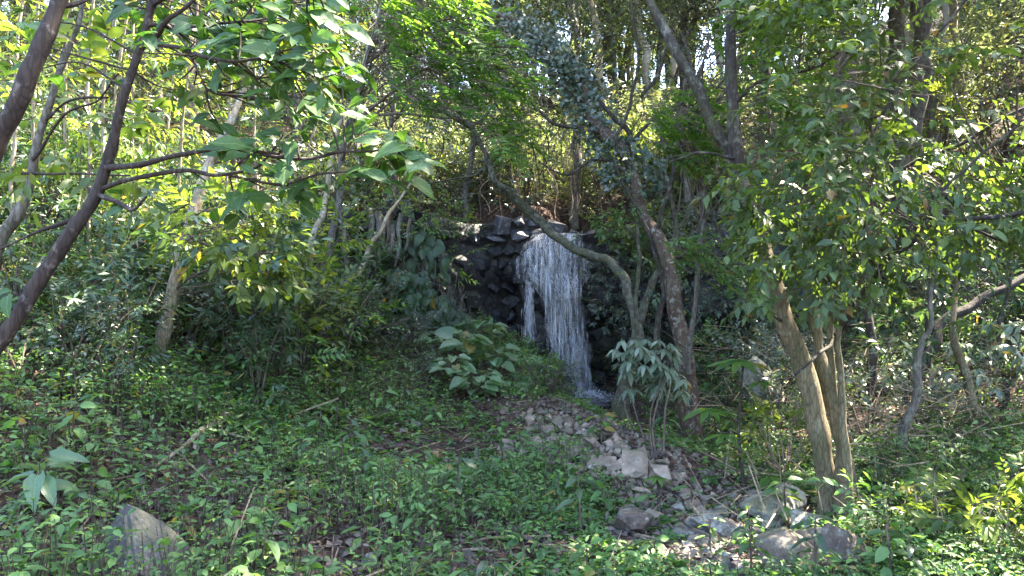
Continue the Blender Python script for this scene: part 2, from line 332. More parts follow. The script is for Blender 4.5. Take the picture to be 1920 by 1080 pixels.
# ------------------------------------------------------------------ leaves
T2 = (np.array([[0, 0, 0], [.5, .42, .1], [0, 1, -.08], [-.5, .42, .1]]), np.array([[0, 1, 2], [0, 2, 3]]))
T4 = (np.array([[0, 0, 0], [-.5, .4, .1], [0, .45, 0], [.5, .4, .1], [0, 1, -.16]]), np.array([[0, 3, 2], [0, 2, 1], [3, 4, 2], [1, 2, 4]]))
T8 = (np.array([[0, 0, 0], [-.42, .25, .09], [0, .27, 0], [.42, .25, .09], [-.44, .6, .04], [0, .62, -.05], [.44, .6, .04], [0, 1, -.2]]),
      np.array([[0, 3, 2], [0, 2, 1], [2, 3, 6], [2, 6, 5], [1, 2, 5], [1, 5, 4], [5, 6, 7], [4, 5, 7]]))
TW = (np.array([[-.5, 0, 0], [.5, 0, 0], [.3, 1, 0], [-.3, 1, 0], [0, 0, -.5], [0, 0, .5], [0, 1, .3], [0, 1, -.3]]), np.array([[0, 1, 2], [0, 2, 3], [4, 5, 6], [4, 6, 7]]))
def leaves(buf, pos, d, up, ln, wd, T=T2, var=None, mi=0):
    pos = np.asarray(pos, float); N = len(pos)
    if N == 0: return
    d = nrm(d); s = nrm(np.cross(d, up)); n = np.cross(s, d)
    ln = np.broadcast_to(np.asarray(ln, float), (N,)); wd = np.broadcast_to(np.asarray(wd, float), (N,))
    tv, tf = T
    V = pos[:, None] + s[:, None] * (tv[None, :, 0] * wd[:, None])[..., None] + d[:, None] * (tv[None, :, 1] * ln[:, None])[..., None] + n[:, None] * (tv[None, :, 2] * wd[:, None] * 1.6)[..., None]
    Fc = (tf[None] + (np.arange(N) * len(tv))[:, None, None]).reshape(-1, 3)
    v = rng.random(N) if var is None else np.broadcast_to(var, (N,))
    buf.add(V.reshape(-1, 3), Fc, np.repeat(v, len(tf)), mi)
def spray_tpl(kind, k=8):
    p, d, n, ln = [], [], [], []
    if kind == 'alt':
        for i in range(k):
            t = (i + 1) / k; sgn = 1 if i % 2 else -1; a = R(55 - 25 * t)
            p.append((0, .1 + .9 * t, 0)); d.append((sgn * math.sin(a), math.cos(a), -.18)); n.append((0, 0, 1)); ln.append(.8 + .35 * math.sin(3 * t))
        p.append((0, 1, 0)); d.append((0, 1, -.2)); n.append((0, 0, 1)); ln.append(1)
    elif kind == 'whorl':
        for i in range(k):
            a = 2 * math.pi * i / k + .3 * math.sin(i * 5); e = .25 + .35 * math.sin(i * 2.3)
            p.append((0, 1, 0)); d.append((math.cos(a), .45 + .3 * e, math.sin(a))); n.append((-.3 * math.cos(a), 1, -.3 * math.sin(a))); ln.append(.85 + .3 * math.sin(i * 1.7) ** 2)
    elif kind == 'pinn':
        for i in range(k):
            t = (i + 1) / k; dr = -.35 * t * t
            for sgn in (-1, 1):
                p.append((0, .12 + .85 * t, dr)); d.append((sgn, .45, -.12)); n.append((0, .1, 1)); ln.append(.55 + .9 * math.sin(math.pi * (.12 + .8 * t)))
        p.append((0, .97, -.35)); d.append((0, 1, -.4)); n.append((0, 0, 1)); ln.append(1)
    return [np.array(a, float) for a in (p, d, n, ln)]
SPR = {('alt', k): spray_tpl('alt', k) for k in (5, 7, 9)}
SPR.update({('whorl', k): spray_tpl('whorl', k) for k in (6, 8)}); SPR.update({('pinn', k): spray_tpl('pinn', k) for k in (7, 10)})
def sprays(buf, pos, d, up, size, kind, leaf, asp=.42, T=T2, twig=True, jitter=.3, twr=.02, droop=0.0, var=None):
    """N sprays: pos base, d direction, size twig length, leaf = leaf length (metres)."""
    N = len(pos)
    if N == 0: return
    d = nrm(d); s = nrm(np.cross(d, up)); n = np.cross(s, d)
    p, ld, ln_, ll = SPR[kind]; K = len(p)
    size = np.broadcast_to(np.asarray(size, float), (N,)); leaf = np.broadcast_to(np.asarray(leaf, float), (N,))
    B = np.stack([s, d, n], 1)                                    # N,3(local),3(world)
    LP = pos[:, None] + (p[None] * size[:, None, None]) @ B
    LD = (ld[None] + rng.normal(0, jitter, (N, K, 3))) @ B; LD[..., 2] -= droop
    LN = (ln_[None] + rng.normal(0, jitter, (N, K, 3))) @ B
    LL = leaf[:, None] * ll[None] * rng.uniform(.75, 1.2, (N, K))
    v = rng.random((N, K)) * .55 + rng.random((N, 1)) * .45 if var is None else np.clip(var[:, None] + rng.normal(0, .12, (N, K)), 0, .94)
    leaves(buf, LP.reshape(-1, 3), LD.reshape(-1, 3), LN.reshape(-1, 3), LL.ravel(), LL.ravel() * asp, T, v.ravel(), 0)
    if twig: leaves(buf, pos, d, up, size, np.maximum(size * twr, .002), TW, None, 1)

def leaf_mesh(name, mat, w=.45, rows=6, fold=.12, droop=.25, wave=.03, heart=False, seed=0):
    b = Buf(); r = np.random.default_rng(seed); V = []; cols = 5
    for i in range(rows + 1):
        t = i / rows
        ww = w * (math.sin(math.pi * min(1, t ** .8)) ** .85 if not heart else (1 - t) ** .6 * (1 + .2 * math.sin(3 * t)) * min(1, .55 + 3 * t))
        if i == rows: ww = .004
        if i == 0 and not heart: ww = .02
        for c in range(cols):
            u = (c - 2) / 2
            V.append((u * ww, t - (.10 * abs(u) if heart and i == 0 else 0), fold * abs(u) ** 1.3 * ww * 2 - droop * t * t + wave * math.sin(t * 9 + c * 2.1 + seed)))
    q = [(i * cols + c, i * cols + c + 1, (i + 1) * cols + c + 1, (i + 1) * cols + c) for i in range(rows) for c in range(cols - 1)]
    b.add(V, np.array(q), float(r.random()), 0)
    b.add([(-.012, -.16, -.01), (.012, -.16, .01), (.01, .03, .005), (-.01, .03, -.005)], np.array([[0, 1, 2, 3]]), .9, 0)
    return b.mesh(name, [mat], smooth=True)
LM = {
    'broad': [leaf_mesh('broad_leaf', L_BROAD, w=.24, droop=.1 + .15 * k, fold=.1, seed=k) for k in range(4)],
    'right': [leaf_mesh('glossy_leaf', L_RIGHT, w=.26, rows=4, droop=.1 + .12 * k, seed=k + 5) for k in range(4)],
    'heart': [leaf_mesh('heart_leaf', L_PALE, w=.46, rows=5, droop=.15 + .15 * k, heart=True, seed=k) for k in range(3)],
    'dheart': [leaf_mesh('dark_heart_leaf', L_SHADE, w=.40, rows=5, droop=.2 + .15 * k, heart=True, seed=k + 2) for k in range(3)],
    'lance': [leaf_mesh('lance_leaf', L_SHADE, w=.15, rows=5, droop=.25 + .15 * k, seed=k + 9) for k in range(3)],
    'silver': [leaf_mesh('silver_leaf', L_SILVER, w=.15, rows=5, droop=.2 + .15 * k, seed=k + 13) for k in range(3)],
    'seed': [leaf_mesh('seedling_leaf', L_GROUND, w=.25, rows=4, droop=.15 + .15 * k, seed=k + 17) for k in range(4)],
    'lobed': [leaf_mesh('lobed_leaf', L_BRIGHT, w=.14, rows=4, droop=.12 + .1 * k, seed=k + 23) for k in range(3)],
    'yellow': [leaf_mesh('sunlit_leaf', L_YELLOW, w=.24, rows=4, droop=.15 + .1 * k, seed=k + 27) for k in range(3)],
}
def leaf_obj(parent, pos, d, up, length, kind, wid=1.0, name='leaf'):
    d = nrm(d); s = nrm(np.cross(d, up)); n = np.cross(s, d)
    o = bpy.data.objects.new(name, LM[kind][rng.integers(len(LM[kind]))]); COL.objects.link(o); o.parent = parent
    o.matrix_local = Matrix(((s[0] * length * wid, d[0] * length, n[0] * length, pos[0]), (s[1] * length * wid, d[1] * length, n[1] * length, pos[1]), (s[2] * length * wid, d[2] * length, n[2] * length, pos[2]), (0, 0, 0, 1)))
    return o

# ------------------------------------------------------------------ rocks
_bm = bmesh.new(); bmesh.ops.create_icosphere(_bm, subdivisions=4, radius=1); ICO4 = (np.array([v.co[:] for v in _bm.verts]), np.array([[v.index for v in f.verts] for f in _bm.faces])); _bm.free()
_bm = bmesh.new(); bmesh.ops.create_icosphere(_bm, subdivisions=2, radius=1); ICO2 = (np.array([v.co[:] for v in _bm.verts]), np.array([[v.index for v in f.verts] for f in _bm.faces])); _bm.free()
_bm = bmesh.new(); bmesh.ops.create_icosphere(_bm, subdivisions=6, radius=1); ICO5 = (np.array([v.co[:] for v in _bm.verts]), np.array([[v.index for v in f.verts] for f in _bm.faces])); _bm.free()
def rock_verts(ico, seed, cuts=11, dmin=.45, dmax=.8, rough=.05, boxy=False):
    r = np.random.default_rng(seed); V = ico[0].copy() * 1.15
    nn = nrm(r.normal(size=(cuts, 3)))
    if boxy:
        ax = np.vstack([np.eye(3), -np.eye(3)]) + r.normal(0, .16, (6, 3)); nn = np.vstack([nrm(ax), nn[:max(0, cuts - 6)]])
    for k, n in enumerate(nn):
        dd = r.uniform(dmin, dmax); e = V @ n - dd
        V = V - np.maximum(e, 0)[:, None] * n
    if rough: V = V * (1 + rough * fbm(V + seed * 3.1, 2.6, 5)[:, None])
    return V
def rock_mesh(name, mat, ico, seed, **k):
    b = Buf(); b.add(rock_verts(ico, seed, **k), ico[1], .5); return b.mesh(name, [mat])
def hull_mesh(name, mat, seed, box=False, n=13):
    r = np.random.default_rng(seed)
    if box:
        p = np.array([[x, y, z] for x in (-1, 1) for y in (-1, 1) for z in (-1, 1)], float) * r.uniform(.62, 1.05, (8, 3)); p = np.vstack([p, r.uniform(-1, 1, (3, 3)) * .95])
    else: p = nrm(r.normal(size=(n, 3))) * r.uniform(.75, 1.1, (n, 1))
    bm = bmesh.new()
    for q in p: bm.verts.new(q)
    g = bmesh.ops.convex_hull(bm, input=bm.verts[:])
    bmesh.ops.delete(bm, geom=[v for v in bm.verts if not v.link_faces], context='VERTS')
    bmesh.ops.dissolve_limit(bm, angle_limit=R(14), verts=bm.verts[:], edges=bm.edges[:])
    bmesh.ops.bevel(bm, geom=bm.edges[:], offset=.035, segments=1, affect='EDGES', clamp_overlap=True)
    bmesh.ops.recalc_face_normals(bm, faces=bm.faces[:])
    me = bpy.data.meshes.new(name); bm.to_mesh(me); bm.free(); me.materials.append(mat); return me
STONES = [hull_mesh('stone', R_TAN, 100 + k, False, 9 + k % 5) for k in range(12)]
STONES_G = [hull_mesh('stone', R_GREY, 200 + k, False, 10 + k % 4) for k in range(6)]

# ================================================================== SETTING
def terrain():
    xs = np.concatenate([np.linspace(-80, -16, 24, endpoint=False), np.linspace(-16, -6.5, 40, endpoint=False), np.linspace(-6.5, 6.5, 180, endpoint=False), np.linspace(6.5, 16, 40, endpoint=False), np.linspace(16, 80, 25)])
    ys = np.concatenate([np.linspace(-30, 2.5, 20, endpoint=False), np.linspace(2.5, 16, 200, endpoint=False), np.linspace(16, 46, 70, endpoint=False), np.linspace(46, 95, 14)])
    X, Y = np.meshgrid(xs, ys); Z = H(X.ravel(), Y.ravel())
    V = np.stack([X.ravel(), Y.ravel(), Z], 1); nx = len(xs)
    i = np.arange(len(ys) - 1)[:, None] * nx; j = np.arange(nx - 1)[None]
    q = np.stack([i + j, i + j + 1, i + nx + j + 1, i + nx + j], -1).reshape(-1, 4)
    b = Buf(); b.add(V, q, .5); tag(b.obj('ground', [M_SOIL], smooth=True), kind='structure')
terrain()

# ---- rock face behind the water
cliff = root('rock_face', (0.3, 13.6, 0), 'dark fractured basalt rock face behind and beside the waterfall', 'cliff')
CO = np.array([.3, 13.6, 0])
def face_pt(x, t):
    x = np.asarray(x, float); t = np.asarray(t, float)
    zb = H0(x, cliff_y(x) - .4) - .5; zt = 2.9 + .1 * np.sin(x * 2.3) - .30 * np.exp(-((x - 1.2) / .6) ** 2)
    rec = .75 * sstep(.9, 1.5, x) * (1 - sstep(2.6, 3.2, x)) * (1 - sstep(.38, .62, t)) + .3 * np.sin(t * 3.1) * sstep(-.8, .2, x) * (1 - sstep(.8, 1.4, x))
    return np.stack([x, cliff_y(x) + .1 + rec + .12 * np.sin(x * 3.7 + t * 5), zb + (zt - zb) * t], -1)
def build_face():
    xs = np.linspace(-5.2, 5.0, 170); ts = np.linspace(0, 1.0, 70)
    X, T = np.meshgrid(xs, ts); p = face_pt(X.ravel(), T.ravel())
    p[:, 1] += .10 * fbm(p * [1, 1, 1.4], 3.0, 5)
    nx = len(xs); last = p.reshape(len(ts), nx, 3)[-1].copy(); last[:, 1] += 2.0; last[:, 2] -= .12
    p = np.vstack([p, last]); i = np.arange(len(ts))[:, None] * nx; j = np.arange(nx - 1)[None]
    q = np.stack([i + j, i + j + 1, i + nx + j + 1, i + nx + j], -1).reshape(-1, 4)
    b = Buf(); b.add(p, q, .5); b.obj('bedrock', [R_CLIFF], cliff, CO)
build_face()
BLK = {m.name: [hull_mesh('rock_block', m, 300 + k * 7 + q, k == 0, 12) for k in range(6)] for q, m in enumerate((R_WET, R_CLIFF, R_SLAB))}
def blocks():
    t = 0.04; row = 0
    while t < 1.0:
        x = -3.6 + .1 * (row % 3)
        hz = rng.uniform(.18, .36)
        while x < 3.6:
            wx = rng.uniform(.2, .46)
            mid = -.75 < x < 1.25
            if t > .80 and -.8 < x < .6: wx *= 1.25
            p = face_pt(x + wx / 2, min(1, t + hz / 6.4))
            if t < .93 and rng.random() < (.86 if mid else .62):
                m = R_SLAB if (t > .78 and -.9 < x < .7) else (R_WET if mid or (x > 1.2 and t < .6) else R_CLIFF)  # wet by the fall; in the undercut its dark tone also paints shade
                o = bpy.data.objects.new('rock_block', BLK[m.name][rng.integers(6)]); COL.objects.link(o); o.parent = cliff
                o.location = tuple(p - CO + [0, rng.normal(-.05, .06), 0]); o.scale = (wx * .56, rng.uniform(.14, .24), hz * .62 * rng.uniform(.85, 1.3))
                o.rotation_euler = (rng.normal(0, .2), rng.normal(0, .3), rng.normal(0, .25))
            x += wx * .92
        t += hz / 3.3 * .92; row += 1
blocks()

# ---- water
WT = {'y': [436, 455, 480, 520, 540, 560, 620, 690, 738], 'l': [1000, 982, 976, 981, 1004, 1016, 1024, 1042, 1062], 'r': [1090, 1090, 1093, 1094, 1093, 1095, 1100, 1106, 1112], 'd': [13.6, 13.35, 13.22, 13.1, 13.06, 13.04, 13.0, 12.96, 12.93]}
def wpt(u, py, dd=0.0):
    l = np.interp(py, WT['y'], WT['l']); r = np.interp(py, WT['y'], WT['r']); d = np.interp(py, WT['y'], WT['d']) + dd
    px = l + (r - l) * u
    return np.stack([(px - 960) / F * d, d, CAMZ + (540 - py) / F * d], -1)
def waterfall():
    w = root('waterfall', wpt(.5, np.array(738.))[:], 'white waterfall pouring over the dark rock face into a small pool', 'waterfall')
    o = np.array(w.location)
    for k, (dd, ush, ulo, ye) in enumerate(((0.0, 1.0, 0, 738), (.05, .9, .02, 738), (.10, .72, -.04, 690), (-.04, .8, .05, 560))):
        U, Y = np.meshgrid(np.linspace(0, 1, 40), np.linspace(438, ye, 90)); q0 = wpt(U.ravel(), Y.ravel(), dd); un = .5 + ulo + (U.ravel() - .5) * ush * (1 + .16 * fbm(q0 * [0, 0, 4] + k * 5, 1, 3)); p = wpt(un, Y.ravel(), dd)
        p[:, 1] += .05 * fbm(p * [3, 1, .6], 3, 3); p[:, 0] += .02 * fbm(p + 5, 6, 2)
        i = np.arange(89)[:, None] * 40; j = np.arange(39)[None]; q = np.stack([i + j, i + j + 1, i + 41, i + 40], -1) if False else np.stack([i + j, i + j + 1, i + 40 + j + 1, i + 40 + j], -1)
        b = Buf(); b.add(p, q.reshape(-1, 4), .5); b.obj('water_veil', [M_VEIL], w, o, smooth=True)
    b = Buf(); N = 750
    u = rng.beta(1.6, 1.6, N); u = np.where(rng.random(N) < .35, .5 + rng.normal(0, .22, N), u); u = np.clip(u + rng.normal(0, .03, N), -.08, 1.08)
    y0 = 436 + 300 * rng.random(N) ** 1.45; L = rng.uniform(4, 14, N) * np.where(y0 < 540, 1, 2.2) * (1 + .3 * (y0 - 436) / 300)
    keep = ~((y0 > 545) & (rng.random(N) < .45)); u = u[keep]; y0 = y0[keep]; L = L[keep]; N = len(u)
    a = wpt(u, y0, rng.uniform(-.12, .1, N)); c = wpt(u + rng.normal(0, .035, N), np.minimum(y0 + L, 742), -.05)
    wd = rng.uniform(.001, .0042, N) * np.where(y0 < 540, 1.35, .62)
    leaves(b, a, c - a, np.tile([0, -1, .1], (N, 1)) + rng.normal(0, .3, (N, 3)), np.linalg.norm(c - a, axis=1), wd, T4)
    # secondary strand on the west side
    N = 700; py = rng.uniform(525, 640, N); px = 992 + rng.normal(0, 4.5, N) + np.where(py > 606, rng.normal(0, 6, N), 0); d = 13.08
    a = np.stack([(px - 960) / F * d, np.full(N, d) + rng.normal(0, .03, N), CAMZ + (540 - py) / F * d], 1)
    leaves(b, a, np.tile([0, 0, -1.], (N, 1)) + rng.normal(0, .06, (N, 3)), rng.normal(0, 1, (N, 3)) + [0, -2, 0], rng.uniform(.06, .25, N), rng.uniform(.0015, .005, N), T4)
    tag(b.obj('water_streaks', [M_FOAM], w, o), kind='stuff')
    b = Buf(); N = 3200; u = rng.normal(.5, .42, N); py = rng.choice([470, 530, 610, 735], N, p=[.2, .35, .1, .35]) + rng.normal(0, 14, N)
    p = wpt(u, np.minimum(py, 742), rng.normal(-.12, .1, N)); leaves(b, p, rand_dirs(N), rand_dirs(N), rng.uniform(.003, .010, N), rng.uniform(.002, .006, N), T2)
    N = 1500; p = np.array([1.32, 12.75, -.25]) + rng.normal(size=(N, 3)) * [.22, .16, .13]; p[:, 2] = np.maximum(p[:, 2], -.29); leaves(b, p, rand_dirs(N), rand_dirs(N), rng.uniform(.003, .009, N), rng.uniform(.002, .006, N), T2)
    tag(b.obj('spray_drops', [M_FOAM], w, o), kind='stuff')
waterfall()
def pools():
    b = Buf(); a = np.linspace(0, 2 * math.pi, 40, endpoint=False); r = 1 + .16 * np.sin(a * 3 + 1) + .1 * np.sin(a * 5)
    V = np.stack([1.45 + 1.5 * r * np.cos(a), 12.95 + 1.1 * r * np.sin(a), np.full(40, -.31)], 1); V = np.vstack([V, [[1.45, 12.95, -.31]]])
    b.add(V, np.array([[40, k, (k + 1) % 40] for k in range(40)]), .5); tag(b.obj('pool_water', [M_POOL]), kind='structure')
    b = Buf(); N = 500; u = rng.normal(.5, .6, N); ps = np.stack([1.3 + .22 * rng.normal(size=N), 13.0 + .25 * rng.normal(size=N), np.full(N, -.30) + rng.uniform(0, .05, N)], 1)
    leaves(b, ps, rng.normal(size=(N, 3)) * [1, 1, .1], np.tile([0, 0, 1.], (N, 1)), rng.uniform(.03, .1, N), rng.uniform(.02, .05, N), T4); tag(b.obj('foam_water', [M_FOAM]), kind='stuff')
    # stream that feeds the fall
    ys = np.linspace(13.75, 14.9, 40); us = np.linspace(-1, 1, 9); V = []
    for y in ys:
        cx = 1.1 + .3 * sstep(13.8, 14.6, y) + .06 * math.sin(y * 4.1)
        for u in us: x = cx + u * (.22 + .07 * math.sin(y * 11 + (u > 0))); V.append((x, y, max(H1(cx, y), 2.56) + .05 + .02 * math.sin(u * 7 + y * 9)))
    V = np.array(V); i = np.arange(39)[:, None] * 9; j = np.arange(8)[None]; q = np.stack([i + j, i + j + 1, i + 10 + j, i + 9 + j], -1).reshape(-1, 4)
    b = Buf(); b.add(V, q, .5); tag(b.obj('stream_water', [water_mat('stream_ripples', False, .6)], smooth=True), kind='structure')
pools()

# ================================================================== TREES
shafts = [(np.array(a, float), r) for a, r in (((2.25, 5.15, 1.0), .34), ((2.3, 5.1, .5), .3), ((4.3, 8.2, .4), .95), ((3.6, 8.0, .4), .6), ((5.0, 7.4, .4), .6), ((5.2, 8.0, .5), .5), ((3.0, 7.0, .6), .45), ((2.9, 4.2, .6), .5), ((3.3, 4.4, .5), .4), ((2.3, 5.1, 1.6), .25), ((0.5, 15.5, 3.3), 1.6), ((-1.2, 15, 3.4), .9), ((-2.2, 6.4, 2.2), .55), ((-4.2, 8.5, 4.2), 1.6), ((-2.6, 9.5, 4.4), .9), ((-3.4, 4.5, 3.2), .5), ((2.2, 5.2, 2.3), .35), ((3.4, 5, 2.6), .4))]
def unshaft(p, f=1.0, m=.22):
    k = np.ones(len(p), bool)
    for a, r in shafts:
        v = p - a; s = v @ TO_SUN; q = v - s[:, None] * TO_SUN; k &= ~((np.linalg.norm(q, axis=1) < r * f + m) & (s > .3))
    return k
def wood(rt, org, path, mat, name='limb', sides=9, sub=6, wig=.012, rough=.08, flare=0.0):
    pts = np.array([P(a, b, c) if not isinstance(a, np.ndarray) else a for a, b, c, w in path]); rad = np.array([w / 2 * c / F for a, b, c, w in path])
    pts, rad = resample(pts, rad, sub, wig)
    if flare > 0:
        s = np.linspace(0, 1, len(rad)); rad = rad * (1 + flare * np.exp(-s * 14))
    b = Buf(); tube(b, pts, rad, sides, rough=rough); return b.obj(name, [mat], rt, org, smooth=True), pts, rad
def twigs_to(buf, p0, p1, r0, r1=.003, sag=.12, n=5, mi=0, sides=5):
    m = (p0 + p1) / 2 + np.array([0, 0, sag * np.linalg.norm(p1 - p0)]) * rng.uniform(-.6, 1) + rng.normal(0, .05, 3) * np.linalg.norm(p1 - p0)
    pts, rad = resample([p0, m, p1], [r0, (r0 + r1) / 2, r1], n, .01); tube(buf, pts, rad, sides, mi)
    return pts
def in_poly(px, py, poly):
    poly = np.asarray(poly, float); x, y = poly[:, 0], poly[:, 1]; x2, y2 = np.roll(x, -1), np.roll(y, -1)
    c = np.zeros(len(px), bool)
    for a, b, a2, b2 in zip(x, y, x2, y2):
        k = (b > py) != (b2 > py); xx = (a2 - a) * (py - b) / (b2 - b + 1e-12) + a; c ^= k & (px < xx)
    return c
def fill(poly, d0, d1, n, clump=0.0):
    poly = np.asarray(poly, float); lo, hi = poly.min(0), poly.max(0); out = []
    while len(out) < n:
        px = rng.uniform(lo[0], hi[0], 2000); py = rng.uniform(lo[1], hi[1], 2000); d = rng.uniform(d0, d1, 2000)
        k = in_poly(px, py, poly); px, py, d = px[k], py[k], d[k]
        p = np.stack([(px - 960) / F * d, d, CAMZ + (540 - py) / F * d], 1)
        if clump > 0: p = p[fbm(p, 2.2, 3) > clump - 1]
        out.extend(p)
    return np.array(out[:n])
def outward(p, c, n, upz=.15, jit=.6):
    d = nrm(p - c); d = d + rng.normal(0, jit, (n, 3)); d[:, 2] = d[:, 2] * .6 + upz; return nrm(d)
def upish(n, j=.35): return nrm(np.tile([0, 0, 1.], (n, 1)) + rng.normal(0, j, (n, 3)))
def crown(rt, org, pts, center, mat, kind=('alt', 7), size=.3, leaf=.1, asp=.42, T=T2, name='crown', droop=.1, upz=.0, jit=.7, twmat=B_TWIG, upj=.4):
    b = Buf(); n = len(pts); sprays(b, pts, outward(pts, center, n, upz, jit), upish(n, upj), rng.uniform(.7, 1.3, n) * size, kind, rng.uniform(.75, 1.25, n) * leaf, asp, T, droop=droop)
    return tag(b.obj(name, [mat, twmat], rt, org), kind='stuff')

# --- slanting red-brown trunks at the west edge of the view
t = root('slanting_tree', P(-230, 560, 3.0), 'thick red-brown slanting trunk crossing the upper corner, bare of side branches', 'tree'); o = np.array(t.location)
wood(t, o, [(-230, 560, 3.0, 40.5), (-90, 400, 3.0, 37.8), (0, 248, 3.0, 35.2), (60, 118, 3.0, 31.7), (112, 0, 3.05, 29.9), (170, -140, 3.1, 29.9), (220, -330, 3.2, 17.6)], B_RED, 'trunk', 12)
wood(t, o, [(112, 16, 3.05, 10.6), (150, 8, 3.1, 7.9), (185, -8, 3.2, 6.2), (240, -30, 3.3, 4.4)], B_RED)

BT = root('broadleaf_tree', P(-140, 830, 3.3), 'slender red-brown leaning tree with large dark oval leaves on long side branches', 'tree'); BO = np.array(BT.location)
_, bp_, _ = wood(BT, BO, [(-140, 830, 3.3, 37.0), (-30, 690, 3.35, 31.7), (60, 565, 3.4, 28.2), (125, 440, 3.45, 25.5), (176, 352, 3.5, 22.0), (210, 262, 3.5, 18.5), (245, 150, 3.5, 15.8), (272, 62, 3.5, 14.1), (287, 0, 3.5, 17.6), (300, -120, 3.5, 12.3)], B_RED, 'trunk', 12)
blimbs = [
    [(195, 316, 3.5, 12), (260, 310, 3.4, 11), (330, 291, 3.3, 10), (390, 280, 3.25, 9), (430, 275, 3.2, 8), (520, 290, 3.1, 6)],
    [(168, 356, 3.5, 10), (250, 335, 3.45, 9), (340, 321, 3.4, 8), (400, 330, 3.35, 7), (470, 318, 3.3, 5), (500, 295, 3.3, 4)],
    [(262, 92, 3.5, 11), (296, 68, 3.45, 10), (316, 42, 3.4, 9), (350, 20, 3.4, 7), (390, -20, 3.4, 5)],
    [(280, 48, 3.5, 8), (340, 54, 3.4, 7), (400, 50, 3.3, 6), (460, 38, 3.2, 4)],
    [(283, 85, 3.5, 8), (350, 92, 3.35, 8), (400, 108, 3.2, 7), (455, 115, 3.1, 6), (510, 110, 3.0, 4)],
    [(313, 48, 3.4, 6), (345, 80, 3.4, 5), (372, 130, 3.4, 4), (390, 165, 3.4, 3)],
    [(170, 360, 3.5, 11), (215, 380, 3.4, 9), (240, 392, 3.35, 8), (268, 372, 3.3, 5)],
    [(160, 385, 3.5, 9), (120, 415, 3.5, 8), (60, 440, 3.5, 6), (0, 470, 3.5, 4)],
    [(430, 275, 3.2, 7), (560, 300, 3.2, 7), (640, 290, 3.3, 6), (700, 288, 3.3, 5), (740, 275, 3.3, 4)],
    [(430, 330, 3.35, 5), (520, 345, 3.3, 5), (600, 330, 3.3, 4), (690, 330, 3.3, 3)],
    [(287, 10, 3.5, 9), (380, -30, 3.3, 8), (500, -40, 3.1, 7), (590, -10, 3.0, 5)],
]
BLP = []
for L in blimbs:
    _, pp, _ = wood(BT, BO, L, B_RED, 'limb', 7); BLP.append(pp)
# rosettes: (px, py, d, leaves, leaf length px)
ros = [(505, 118, 3.05, 8, 95), (455, 60, 3.1, 8, 90), (395, 55, 3.2, 7, 85), (300, 25, 3.4, 5, 85), (430, 15, 3.2, 7, 85), (540, 40, 3.1, 8, 80), (590, 20, 3.1, 7, 85), (570, 90, 3.1, 7, 80),
       (490, 165, 3.2, 6, 80), (620, 60, 3.2, 6, 75), (420, 120, 3.3, 6, 80), (345, 100, 3.4, 4, 70), (520, 290, 3.1, 8, 85), (470, 282, 3.2, 7, 80), (560, 275, 3.2, 5, 75), (735, 280, 3.3, 10, 95), (690, 235, 3.35, 7, 75),
       (760, 300, 3.25, 8, 85), (690, 325, 3.3, 6, 80), (640, 292, 3.35, 5, 70), (600, 330, 3.35, 5, 75), (545, 350, 3.35, 6, 75), (490, 350, 3.4, 6, 70), (440, 370, 3.4, 6, 70), (600, 205, 3.5, 6, 65), (640, 150, 3.5, 6, 62),
       (570, 170, 3.5, 6, 60), (330, 170, 3.6, 4, 60), (385, 195, 3.5, 5, 60), (250, 120, 3.6, 4, 55), (60, 40, 3.6, 6, 60), (40, 75, 3.7, 4, 55), (85, 130, 3.7, 3, 50), (30, 545, 3.4, 5, 60), (25, 500, 3.5, 4, 55), (250, 395, 3.4, 4, 55), (410, 225, 3.5, 5, 55)]
b = Buf(); allb = np.concatenate(BLP + [bp_]); q = fill([(230, -20), (640, -20), (640, 150), (560, 200), (400, 180), (250, 120)], 3.1, 3.9, 62)
for p in q: twigs_to(b, allb[np.argmin(np.linalg.norm(allb - p, axis=1))], p, .005, .003)
crown(BT, BO, q, P(300, 120, 3.4), L_BROAD, ('alt', 5), .2, .088, .5, T8, upz=-.1)
ros += [(x + rng.normal(0, 32), y + rng.normal(0, 26), d + rng.normal(.15, .12), max(3, n - 3), l * .9) for (x, y, d, n, l) in ros[:27]]
for (px, py, d, nl, lp) in ros:
    c = P(px, py, d); k = np.argmin(np.linalg.norm(allb - c, axis=1)); 
    if np.linalg.norm(allb[k] - c) > .05: twigs_to(b, allb[k], c, .006, .003)
    az0 = rng.uniform(0, 6.28)
    for i in range(nl):
        az = az0 + i * 2.4; e = rng.uniform(-.35, .3); dd = np.array([math.cos(az), math.sin(az) * .8, e - .12]); up = np.array([0, 0, 1.]) + rng.normal(0, .4, 3) + np.array([0, -.95, 0])
        leaf_obj(BT, c - BO + nrm(dd) * .015 + rng.normal(0, .055, 3), dd, up, lp / F * d * rng.uniform(.42, .86), 'broad', rng.uniform(1.0, 1.25))
tag(b.obj('twigs', [B_RED], BT, BO), kind='stuff')

